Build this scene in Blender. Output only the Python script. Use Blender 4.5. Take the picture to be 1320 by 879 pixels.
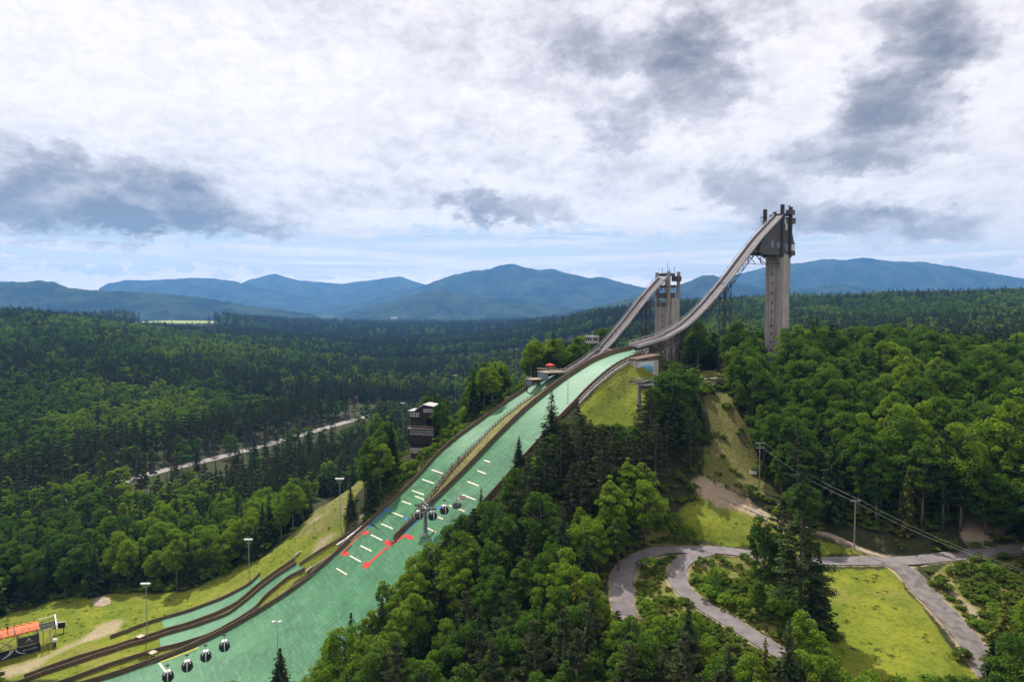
import bpy, math, random
import numpy as np
from mathutils import Vector, Matrix
random.seed(7); rng = np.random.default_rng(7)
for _o in list(bpy.data.objects): bpy.data.objects.remove(_o)
SC = bpy.context.scene; COL = SC.collection
# ------------------------------------------------------------------ camera
CZ = 100.0; F = 880.0; CX = 660.0; CY = 439.5; HY = 394.0
PITCH = math.atan((CY - HY) / F); CC, SS = math.cos(PITCH), math.sin(PITCH)
cam_d = bpy.data.cameras.new('camera'); cam = bpy.data.objects.new('camera', cam_d); COL.objects.link(cam)
cam.location = (0, 0, CZ); cam.rotation_euler = (math.pi/2 - PITCH, 0, 0)
cam_d.sensor_width = 36.0; cam_d.lens = 36.0 * F / 1320.0; cam_d.clip_start = 1.0; cam_d.clip_end = 120000.0
SC.camera = cam
# ------------------------------------------------------------------ sun, sky, exposure
SUN_EL, SUN_AZ = math.radians(56), math.radians(-24)      # azimuth clockwise from the view direction
sd = bpy.data.lights.new('sun', 'SUN'); sun = bpy.data.objects.new('sun', sd); COL.objects.link(sun)
sd.energy = 5.0; sd.angle = math.radians(0.8); sd.color = (1.0, 0.95, 0.86)
sdir = Vector((math.sin(SUN_AZ)*math.cos(SUN_EL), math.cos(SUN_AZ)*math.cos(SUN_EL), math.sin(SUN_EL)))
sun.rotation_euler = sdir.to_track_quat('Z', 'Y').to_euler(); sun.location = (60, 60, 260)
SC.view_settings.view_transform = 'Standard'; SC.view_settings.look = 'None'
SC.view_settings.exposure = 0.18; SC.view_settings.gamma = 1.0
SC.cycles.max_bounces = 6; SC.cycles.diffuse_bounces = 2; SC.cycles.glossy_bounces = 2
SC.cycles.transmission_bounces = 3; SC.cycles.volume_bounces = 0; SC.cycles.transparent_max_bounces = 8
SC.cycles.sample_clamp_indirect = 4.0
try: SC.cycles.use_denoising = True
except Exception: pass

class NT:
    """small writer for shader maths"""
    def __init__(s, tree): s.t = tree; s.n = tree.nodes; s.l = tree.links
    def node(s, typ, **kw):
        nd = s.n.new(typ)
        for k, v in kw.items(): setattr(nd, k, v)
        return nd
    def put(s, sock, v):
        if isinstance(v, bpy.types.NodeSocket): s.l.new(v, sock)
        elif v is not None:
            if hasattr(sock.default_value, '__len__') and isinstance(v, (tuple, list)) and len(v) == 3 and len(sock.default_value) == 4: v = tuple(v) + (1.0,)
            sock.default_value = v
    def m(s, op, a, b=None, c=None, clamp=False):
        nd = s.node('ShaderNodeMath', operation=op, use_clamp=clamp)
        s.put(nd.inputs[0], a); s.put(nd.inputs[1], b); s.put(nd.inputs[2], c); return nd.outputs[0]
    def comb(s, x, y, z):
        nd = s.node('ShaderNodeCombineXYZ')
        for i, v in enumerate((x, y, z)): s.put(nd.inputs[i], v)
        return nd.outputs[0]
    def sep(s, v):
        nd = s.node('ShaderNodeSeparateXYZ'); s.put(nd.inputs[0], v); return nd.outputs
    def noise(s, vec, scale, detail=4, rough=.55, dist=0.0, col=False):
        nd = s.node('ShaderNodeTexNoise'); s.put(nd.inputs['Vector'], vec); s.put(nd.inputs['Scale'], scale)
        s.put(nd.inputs['Detail'], detail); s.put(nd.inputs['Roughness'], rough); s.put(nd.inputs['Distortion'], dist)
        return nd.outputs['Color' if col else 'Fac']
    def ramp(s, x, a, b, lo=0.0, hi=1.0, smooth=True):
        nd = s.node('ShaderNodeMapRange', interpolation_type='SMOOTHSTEP' if smooth else 'LINEAR')
        for i, v in enumerate((x, a, b, lo, hi)): s.put(nd.inputs[i], v)
        return nd.outputs[0]
    def mix(s, f, a, b, blend='MIX'):
        nd = s.node('ShaderNodeMix', data_type='RGBA', blend_type=blend, clamp_factor=True)
        s.put(nd.inputs[0], f); s.put(nd.inputs[6], a); s.put(nd.inputs[7], b); return nd.outputs[2]

world = bpy.data.worlds.new('World'); SC.world = world; world.use_nodes = True
w = NT(world.node_tree); w.n.clear()
tc = w.node('ShaderNodeTexCoord'); X, Y, Z = w.sep(tc.outputs['Generated'])
sky = w.node('ShaderNodeTexSky', sky_type='NISHITA'); sky.sun_disc = False
sky.sun_elevation = SUN_EL; sky.sun_rotation = SUN_AZ; sky.altitude = 500
SKY_STRENGTH = 0.12
az = w.m('MULTIPLY', w.m('ARCTAN2', X, Y), 57.2958)
el = w.m('MULTIPLY', w.m('ARCSINE', Z), 57.2958)
zc = w.m('ADD', w.m('MAXIMUM', Z, 0.0), 0.10)
lay = w.comb(w.m('DIVIDE', X, zc), w.m('DIVIDE', Y, zc), 0.0)            # a flat cloud deck seen in perspective
ang = w.comb(az, w.m('MULTIPLY', el, 1.6), 0.0)                         # degrees, for upright cloud forms
nA = w.noise(lay, 0.75, 8, .56, .2)
nB = w.noise(lay, 2.4, 8, .62, .3)
nC = w.noise(ang, 0.17, 10, .62, .35)                                     # billows
nD = w.noise(ang, 0.7, 9, .66, .4)
nW = w.noise(ang, 0.085, 4, .5, 0.0, col=True)
wr, wg, wb = w.sep(nW)
nV = w.noise(ang, 0.42, 7, .62, 0.0, col=True)
vr, vg, vb = w.sep(nV)
azw = w.m('ADD', w.m('ADD', az, w.m('MULTIPLY', w.m('SUBTRACT', wr, .5), 12.0)), w.m('MULTIPLY', w.m('SUBTRACT', vr, .5), 6.5))
elw = w.m('ADD', w.m('ADD', el, w.m('MULTIPLY', w.m('SUBTRACT', wg, .5), 5.0)), w.m('MULTIPLY', w.m('SUBTRACT', vg, .5), 4.6))
def blob(a, e, ra, re, wgt, hard=1.0):
    """a grey cloud body: flat dark base, paler ragged top"""
    dx = w.m('DIVIDE', w.m('SUBTRACT', azw, a), ra); dy = w.m('DIVIDE', w.m('SUBTRACT', elw, e), re)
    dy = w.m('MAXIMUM', w.m('MULTIPLY', dy, .62), w.m('MULTIPLY', dy, -1.7))
    d = w.m('ADD', w.m('MULTIPLY', dx, dx), w.m('MULTIPLY', dy, dy))
    return w.m('MULTIPLY', w.ramp(d, -.2, 1.6, 1.12, 0.0), wgt)
dark = None
for b in ((-31.5, 6.4, 12.5, 2.3, .80), (-24.0, 5.9, 9.0, 1.1, .34), (-37, 9.2, 8, 2.6, .25), (-11, 8.0, 9, 1.5, .16), (-1.8, 7.2, 3.6, 1.3, .42), (-3.4, 7.6, 2.4, 1.5, .25),
          (3.6, 7.0, 3.2, 1.2, .40), (15, 16.5, 4.6, 4.2, .50), (11, 19.5, 7.0, 2.4, .44), (8.5, 14.0, 5.0, 1.8, .34), (19, 21, 5, 1.8, .26),
          (29.0, 14.6, 4.0, 4.0, .66), (32.0, 16.6, 3.4, 2.4, .42), (27.0, 10.6, 5.0, 2.2, .46), (18.5, 8.4, 6.0, 2.0, .36), (23.5, 5.9, 7.0, 1.2, .48), (31, 5.2, 5.0, 1.1, .36),
          (2, 18, 8, 3, .20), (-14, 21, 14, 3, .13), (-32, 23, 10, 2.5, .10), (-6, 12, 14, 1.6, .12), (13, 10.5, 9, 2, .16)):
    v = blob(*b); dark = v if dark is None else w.m('ADD', dark, v)
dark = w.m('MULTIPLY', dark, w.ramp(nC, .34, .60, .55, 1.15))
dark = w.m('ADD', dark, w.m('MULTIPLY', w.ramp(nA, .46, .74, 0.0, .30), w.ramp(el, 4, 12, .6, 1)))
dark = w.m('ADD', dark, w.m('MULTIPLY', w.m('SUBTRACT', nB, .5), .34))
dark = w.m('ADD', dark, w.m('MULTIPLY', w.m('SUBTRACT', nC, .5), .46))
dark = w.m('ADD', dark, w.m('MULTIPLY', w.m('SUBTRACT', nD, .5), .52))
dark = w.m('MULTIPLY', w.m('MAXIMUM', w.m('ADD', dark, .045), 0.0), .86)
def colramp(f, stops):
    nd = w.node('ShaderNodeValToRGB'); cr = nd.color_ramp
    while len(cr.elements) < len(stops): cr.elements.new(0.5)
    for e, (p, c) in zip(cr.elements, stops): e.position = p; e.color = tuple(c) + (1,)
    w.put(nd.inputs[0], f); return nd.outputs[0]
k = 1.0 / SKY_STRENGTH
cloud = colramp(dark, ((0.0, (1.03, .965, .945)), (.14, (.885, .83, .83)), (.30, (.66, .62, .64)), (.52, (.44, .41, .42)), (.76, (.30, .285, .305)), (1.0, (.20, .20, .225))))
# gaps of blue near the horizon, more cloud higher up
rag = w.m('ADD', w.m('MULTIPLY', w.m('SUBTRACT', nC, .5), 5.5), w.m('MULTIPLY', w.m('SUBTRACT', nD, .5), 3.0))
base_el = w.m('ADD', 4.9, w.m('MULTIPLY', w.ramp(az, -28, -8), .9)); base_el = w.m('ADD', base_el, w.m('MULTIPLY', w.ramp(az, 16, 28), -1.4))
cover = w.ramp(w.m('SUBTRACT', w.m('ADD', el, rag), base_el), -.5, .9)
streak = w.noise(w.comb(w.m('MULTIPLY', az, .05), w.m('MULTIPLY', el, 1.25), 3.0), 1.0, 7, .58, .4)
cover = w.m('MAXIMUM', cover, w.m('MULTIPLY', w.ramp(streak, .43, .62), .78))
low = w.ramp(w.m('ADD', w.m('SUBTRACT', 2.75, el), w.m('ADD', w.m('MULTIPLY', w.m('SUBTRACT', nC, .5), 7.0), w.m('MULTIPLY', w.m('SUBTRACT', nD, .5), 5.0))), .0, .7)   # cumulus heads behind the ranges
cover = w.m('MAXIMUM', cover, w.m('MULTIPLY', low, .9))
cover = w.m('MULTIPLY', cover, 1.0, clamp=True)
bluesky = w.mix(w.ramp(el, 0.0, 9.0), (1.15, 1.08, 1.02), (.37, .56, .74))
scale = w.node('ShaderNodeVectorMath', operation='SCALE'); w.put(scale.inputs[0], w.mix(w.m('MULTIPLY', w.ramp(el, 0.3, 5.0, 1.0, 0.0), .75), w.mix(cover, bluesky, cloud), (1.18, 1.12, 1.10)) if False else w.mix(cover, bluesky, w.mix(w.ramp(el, 0.5, 5.5, .8, 0.0), cloud, (1.9, 1.62, 1.42)))); scale.inputs[3].default_value = k
painted = scale.outputs[0]
fin = w.mix(.90, sky.outputs[0], painted)
fin = w.mix(w.ramp(Z, -.02, .0), (.30*k*.5, .33*k*.5, .30*k*.5), fin)
bg = w.node('ShaderNodeBackground'); w.put(bg.inputs[0], fin); bg.inputs[1].default_value = SKY_STRENGTH
out = w.node('ShaderNodeOutputWorld'); w.l.new(bg.outputs[0], out.inputs[0])
world.cycles.sampling_method = 'MANUAL'; world.cycles.sample_map_resolution = 512

# ------------------------------------------------------------------ points of the place
def rays(px, py):
    a = (np.asarray(px, float) - CX) / F; b = -(np.asarray(py, float) - CY) / F
    return np.stack([a, CC + b*SS, -SS + b*CC], -1)
def onz(px, py, z):
    r = rays(px, py); return np.array([0, 0, CZ]) + r * ((z - CZ) / r[2])
def atD(px, py, D):
    r = rays(px, py); return np.array([0, 0, CZ]) + r * (D / r[1])
def proj(p):
    p = np.asarray(p, float); x = p[..., 0]; y = p[..., 1]; z = p[..., 2] - CZ
    d = y*CC - z*SS; v = y*SS + z*CC; d = np.where(d < .1, .1, d)
    return CX + F*x/d, CY - F*v/d
AX = math.atan2(.51, .857)
U = np.array([-math.cos(AX), -math.sin(AX), 0.]); N = np.array([math.sin(AX), -math.cos(AX), 0.])   # down the hill, to its right
T0 = atD(817, 450, 232); T0[2] = 0.0
def W(s, wv, z): return T0 + U*s + N*wv + np.array([0, 0, z])
def sw(x, y):
    dx = np.asarray(x) - T0[0]; dy = np.asarray(y) - T0[1]
    return dx*U[0] + dy*U[1], dx*N[0] + dy*N[1]
def onplane(px, py, wv):
    r = rays(px, py); o = np.array([0, 0, CZ]); p0 = T0 + N*wv
    t = np.dot((p0 - o)[:2], N[:2]) / np.dot(r[:2], N[:2]); return o + r*t
ZB = np.array([(-8, 85), (-3.8, 84.5), (4, 83.4), (13.2, 80.9), (23.8, 75.9), (29.9, 72.5), (40.4, 66.1), (50.3, 58.6), (60.4, 50.2), (69, 43.6), (77.8, 37.2), (84.3, 32.4), (93.9, 25.1), (103.4, 18.3), (111, 14.2), (118.7, 10.9), (126.9, 7.8), (135.6, 5.4), (144.3, 3.9), (156, 2.4), (175, 1.4), (215, 1.0), (260, 1)])
ZS = np.array([(10, 76.4), (18, 73.8), (22.1, 71.9), (26.4, 69.3), (32.8, 65.3), (39, 61.9), (45.1, 58.3), (52, 55.2), (59.1, 52.0), (65, 47.4), (70.5, 42.4), (77.8, 37.1), (84.3, 32.4)])
WR = np.array([(-8, 3), (0, 4.5), (6, 5.2), (12, 6.2), (18.2, 7.2), (27, 9.3), (33, 11), (39, 12.2), (47, 13.4), (60, 14), (90, 16), (120, 22), (150, 29), (260, 36)])
WS = np.array([(12, -18.5), (25, -19.6), (32, -21.4), (40, -21.3), (46, -19.6), (52, -16.6), (59, -13.8), (65, -12.6), (70, -11.3), (78, -8.5), (85, -6.4)])
WLT = np.array([(12, -26.5), (25, -28.4), (32, -30.2), (40, -30.6), (46, -30.6), (52, -29.4), (59, -27.2), (66, -26), (300, -26)])
def smooth(tab):
    s = np.arange(tab[0, 0], tab[-1, 0] + .1, .5); z = np.interp(s, tab[:, 0], tab[:, 1])
    for _ in range(3):
        zz = np.pad(z, 4, 'edge'); zz[:4] = z[0] + (z[0]-z[4:0:-1]); z = np.convolve(zz, np.ones(9)/9, 'valid')
    return s, z
ZBs, ZBz = smooth(ZB); ZSs, ZSz = smooth(ZS)
def zb(s): return np.interp(s, ZBs, ZBz)
def zs(s): return np.where(np.asarray(s) > 80, zb(s), np.interp(s, ZSs, ZSz))
def wr(s): return np.interp(s, WR[:, 0], WR[:, 1])
def wl(s): return np.interp(s, WLT[:, 0], WLT[:, 1])
def ws(s): return np.interp(s, WS[:, 0], WS[:, 1])
WL = -26.0; WD = -6.0
def hill(s, wv):
    s = np.asarray(s, float); b = zb(s); a = zs(s); k1 = ws(s)
    t = np.clip((wv - k1) / np.maximum(WD - k1, .3), 0, 1); t = np.where(s > 85, 1, t)
    return a*(1-t) + b*t
CP = [onz(*c[:2], c[2]) for c in ((880,710,41),(820,712,41),(800,770,38),(970,820,37),(1000,715,41.5),(1140,722,43),(1310,708,45),(1240,840,38),(1100,780,40),(1000,760,39),(900,625,52),(980,655,48),(1060,690,45),(930,560,62),(985,600,54),(1280,685,46.5),(1319,870,36),(900,870,34),(760,870,27),(600,879,17),(480,879,8),(400,879,3.5),(1200,900,37),(700,800,30))]
CP += [np.array(c, float) for c in ((105,272,71),(85,262,72),(66,220,73),(70,213,72.5),(47,222,74),(36,214,73),(140,260,69),(180,230,64),(220,200,58),(160,190,56),(130,175,51),(200,300,66),(120,340,67),(62,275,76),(60,310,70),(20,300,58),(-10,290,48),(-40,300,22),(40,360,52),(0,60,18),(-60,90,8),(60,60,24),(120,80,30),(200,110,38),(300,160,50),(20,100,21),(-30,120,10),(-80,130,4),(-120,140,2),(-160,170,2),(-200,150,1),(-150,60,1),(200,0,34),(-40,20,10),(-150,0,0))]
for s_, zz in ((15, (73.5, 68, 50, 14)), (30, (66.3, 63, 42, 8)), (45, (58, 55, 33, 5)), (60, (50, 47.5, 26, 3)), (75, (39, 41, 20, 2)), (90, (29, 32, 14, 1)), (105, (18, 20, 9, 0)), (120, (10, 10, 6, 0)), (140, (4.2, 4.5, 4, 0)), (165, (2, 2.5, 2.5, 0)), (190, (1.5, 1.5, 1, 0))):
    for wv, z in zip((-35.5, -48, -90, -160), zz): CP.append(W(s_, wv, z))
    CP.append(W(s_, -61, zz[1]*.92))
for s_, a, b in ((5, 82, 74), (15, 76, 66), (30, 69.5, 58), (45, 59.5, 50), (60, 46.5, 40), (80, 31, 28), (100, 16, 15), (120, 8, 9)):
    CP.append(W(s_, float(wr(s_)) + 4, a)); CP.append(W(s_, float(wr(s_)) + 22, b))
for px, D, z in ((0,386,1),(100,380,1),(155,386,0),(250,430,0),(350,470,0),(440,505,0),(520,560,1),(600,620,4),(660,560,12),(700,480,30),(760,420,50),
                 (0,520,14),(150,520,10),(300,560,5),(0,700,34),(100,700,28),(200,700,22),(320,720,12),(450,720,2),(0,1000,62),(150,1000,50),(300,1000,28),(420,900,6),(0,1300,76),(100,1300,63),(200,1250,42),(300,1200,24),(400,1100,12),
                 (500,1000,-2),(560,800,0),(500,2000,-8),(340,2300,6),(150,2250,47),(220,2350,49),(285,2450,45),(60,2400,30),(0,2400,20),(200,3300,20),(150,1700,38),(250,1700,24),(640,700,6),(640,1200,10),(600,2400,-6),(700,1500,28),(760,1700,70),(860,1700,94),(1000,1600,106),(1150,1500,112),(1320,1400,116),
                 (1100,700,60),(1300,600,62),(950,700,56),(820,700,46),(1100,1000,72),(900,1000,62),(1300,950,82),(780,1000,36),(700,1000,14),(740,700,28),(1100,420,66),(1300,420,64),(900,420,64),(820,450,56),(1000,2400,70),(1300,2400,90),(760,2800,20),(500,3500,-10),(100,3500,-10),(1000,3500,10),(1300,3600,20),(400,5000,-12),(800,5000,-12)):
    CP.append(np.array([(px-660)/880*D, D, z], float))
CP = np.array(CP)
def _w2(p): # compress far distance so that near and far control points share one smooth field
    r = np.hypot(p[..., 0], p[..., 1]) + 1e-6; k_ = 60*np.log1p(r/60); return np.stack([p[..., 0]/r*k_, p[..., 1]/r*k_], -1)
cp2 = _w2(CP)
def _k(d): return d
_A = _k(np.linalg.norm(cp2[:, None] - cp2[None], axis=-1)) + np.eye(len(cp2)) * -0.35
_A = np.block([[_A, np.ones((len(cp2), 1))], [np.ones((1, len(cp2))), np.zeros((1, 1))]])
_wts = np.linalg.solve(_A, np.append(CP[:, 2], 0))
def vnoise(x, y, seed=0):
    xi = np.floor(x).astype(np.int64); yi = np.floor(y).astype(np.int64); fx = x - xi; fy = y - yi
    fx = fx*fx*(3-2*fx); fy = fy*fy*(3-2*fy)
    def h(a, b):
        n = (a*374761393 + b*668265263 + seed*982451653) & 0xffffffff
        n = ((n ^ (n >> 13)) * 1274126177) & 0xffffffff; return ((n ^ (n >> 16)) & 0xffff) / 65535.0
    return (h(xi, yi)*(1-fx) + h(xi+1, yi)*fx)*(1-fy) + (h(xi, yi+1)*(1-fx) + h(xi+1, yi+1)*fx)*fy
def fbm(x, y, oct=4, seed=0):
    v = 0; a = .5; t = 0
    for o in range(oct): v = v + a*vnoise(x*2**o, y*2**o, seed+o); t += a; a *= .5
    return v/t
def base(x, y):
    x = np.asarray(x, float); y = np.asarray(y, float); sh = x.shape; p = _w2(np.stack([x.ravel(), y.ravel()], -1)); o = np.empty(len(p))
    for i in range(0, len(p), 20000):
        d = np.linalg.norm(p[i:i+20000, None] - cp2[None], axis=-1); o[i:i+20000] = _k(d) @ _wts[:-1] + _wts[-1]
    r = np.hypot(x, y).ravel(); far = np.clip((r-4500)/2500, 0, 1); o = o*(1-far) - 14*far
    return o.reshape(sh)
def ground(x, y):
    b = base(x, y); s, wv = sw(x, y); a, c = wl(s), wr(s)
    a = np.where(s < 10, WD - .2, a)
    d = np.maximum(np.maximum(a - wv, wv - c), 0); d = np.maximum(d, np.maximum(-6 - s, 0)*1.0)
    blend = 1 - np.clip(d / 9, 0, 1); blend = blend*blend*(3-2*blend)
    blend = np.where(s > 190, 0, blend)*np.clip((190 - s)/15, 0, 1)
    h = hill(s, np.clip(wv, a, c)) - .45 - .6*np.clip(d/2, 0, 1)
    return b*(1-blend) + h*blend
# polar ground sheet, looked up later for placing things
th = np.concatenate([np.linspace(-180, -60, 25)[:-1], np.linspace(-60, -44, 17)[:-1], np.linspace(-44, 44, 401), np.linspace(44, 60, 17)[1:], np.linspace(60, 180, 25)[1:-1]])
th = np.radians(th)
rr = np.concatenate([[1.0, 20, 40, 60, 75], np.geomspace(88, 480, 230), np.geomspace(487, 5000, 160), np.geomspace(5300, 40000, 24)])
TH, RR = np.meshgrid(th, rr); GX = RR*np.sin(TH); GY = RR*np.cos(TH)
GZ = ground(GX, GY)
GZ += np.where((RR > 60) & (RR < 500), (fbm(GX/5, GY/5, 3, 5) - .5)*.5, 0) * (GZ > -90)
_lr = np.arange(len(rr)); _lt = np.arange(len(th))
def G(x, y):
    x = np.asarray(x, float); y = np.asarray(y, float)
    i = np.clip(np.interp(np.hypot(x, y), rr, _lr), 0, len(rr)-1.001); j = np.clip(np.interp(np.arctan2(x, y), th, _lt), 0, len(th)-1.001)
    i0 = i.astype(int); j0 = j.astype(int); a = i-i0; b = j-j0
    return (GZ[i0, j0]*(1-b) + GZ[i0, j0+1]*b)*(1-a) + (GZ[i0+1, j0]*(1-b) + GZ[i0+1, j0+1]*b)*a
def top(x, y):                                           # ground or the mats of the hill, whichever shows
    s, wv = sw(x, y); ins = (s > -5) & (s < 175) & (wv < wr(s)) & (wv > np.where(s < 12, WD, wl(s)))
    return np.where(ins, hill(s, wv), G(x, y))
_ts = np.geomspace(85, 6000, 900)
def hit(px, py):
    """where the sight line of a photo point meets the ground"""
    r = rays(px, py); r = r / np.maximum(r[..., 1:2], 1e-6); d = _ts.reshape((-1,) + (1,)*(r.ndim-1))
    x = r[..., 0]*d; y = d + 0*x; z = CZ + r[..., 2]*d; below = z < top(x, y)
    i = np.clip(np.argmax(below, 0), 1, None); i = np.where(below.any(0), i, len(_ts)-1)
    lo = _ts[i-1]; hi = _ts[i]
    for _ in range(10):
        m = (lo+hi)/2; b = CZ + r[..., 2]*m < top(r[..., 0]*m, m); hi = np.where(b, m, hi); lo = np.where(b, lo, m)
    return np.stack([r[..., 0]*hi, hi, CZ + r[..., 2]*hi], -1)
def HP(pts): a = np.array(pts, float); return hit(a[:, 0], a[:, 1])
# ------------------------------------------------------------------ materials and mesh helpers
MATS = {}
def mat(name, c1, c2=None, scale=1.0, rough=.8, bump=0.0, metal=0.0, streak=None, detail=5, lo=.35, hi=.65, spec=.3):
    """two tones of one surface, mixed by noise in the object's own space"""
    if name in MATS: return MATS[name]
    m = bpy.data.materials.new(name); m.use_nodes = True; t = NT(m.node_tree); b = t.n['Principled BSDF']
    tc = t.node('ShaderNodeTexCoord'); v = tc.outputs['Object']
    if streak:
        mp = t.node('ShaderNodeMapping'); t.l.new(v, mp.inputs[0]); mp.inputs['Scale'].default_value = streak; v = mp.outputs[0]
    f = t.noise(v, scale, detail, .6)
    col = t.mix(t.ramp(f, lo, hi), c1, c2 if c2 else tuple(x*.75 for x in c1))
    t.l.new(col, b.inputs['Base Color']); b.inputs['Roughness'].default_value = rough; b.inputs['Metallic'].default_value = metal
    b.inputs['Specular IOR Level'].default_value = spec
    if bump:
        bp = t.node('ShaderNodeBump'); bp.inputs['Strength'].default_value = bump; t.l.new(f, bp.inputs['Height']); t.l.new(bp.outputs[0], b.inputs['Normal'])
    MATS[name] = m; return m
CONC = mat('weathered_concrete', (.38, .335, .305), (.25, .215, .195), .5, .9, .15, streak=(1.6, 1.6, .22))
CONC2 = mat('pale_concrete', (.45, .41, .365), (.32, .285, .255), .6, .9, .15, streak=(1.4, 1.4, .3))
PANEL = mat('dark_cladding', (.105, .096, .090), (.066, .060, .057), .7, .6)
STEEL = mat('brown_steel', (.05, .042, .04), (.03, .026, .025), 2, .6)
GALV = mat('galvanised_steel', (.42, .43, .44), (.30, .31, .32), 3, .45, metal=.4)
RAIL = mat('pale_rail_cladding', (.52, .465, .465), (.37, .325, .325), .6, .55, streak=(.4, .4, .4))
TRACK = mat('inrun_track', (.105, .085, .09), (.065, .053, .057), .8, .7)
WOOD = mat('weathered_boards', (.185, .125, .082), (.10, .066, .045), 1.4, .85, .2, streak=(.8, .8, 6))
WOODL = mat('pale_timber', (.50, .43, .33), (.36, .30, .22), 2, .8)
WHITE = mat('white_paint', (.72, .72, .70), (.58, .58, .56), 1.5, .6)
MATG = mat('green_plastic_matting', (.075, .27, .15), (.095, .325, .185), .35, .55, .2, detail=8, lo=.3, hi=.7)
MATP = mat('pale_green_matting', (.15, .36, .24), (.11, .30, .19), .4, .55, .2, detail=8)
MARKW = mat('cream_line', (.70, .66, .50), (.55, .52, .40), 2, .7)
MARKR = mat('red_line', (.60, .035, .03), (.48, .03, .03), 2, .7)
MARKB = mat('blue_line', (.035, .17, .48), (.03, .13, .38), 2, .7)
MARKY = mat('yellow_line', (.75, .50, .02), (.6, .4, .02), 2, .7)
SKYB = mat('sky_blue_paint', (.15, .48, .72), (.25, .55, .72), 2, .8)
ASPH = mat('asphalt', (.20, .178, .178), (.145, .128, .13), .35, .9, .25, detail=9)
GRAV = mat('grey_gravel', (.20, .18, .168), (.115, .10, .095), .5, .95, .5, detail=10)
TRACKM = mat('dirt_track', (.36, .285, .22), (.24, .19, .13), .5, .95, .4, detail=9)
BROWN = mat('dark_stained_timber', (.035, .024, .020), (.022, .016, .014), 1.5, .8)
GLASS = mat('window_glass', (.03, .035, .04), (.05, .055, .06), 1, .08, spec=.6)
BLACK = mat('black_plastic', (.015, .015, .017), (.025, .025, .027), 2, .4)
ROOF = mat('grey_roofing', (.34, .33, .33), (.25, .24, .24), 1, .7)
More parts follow.
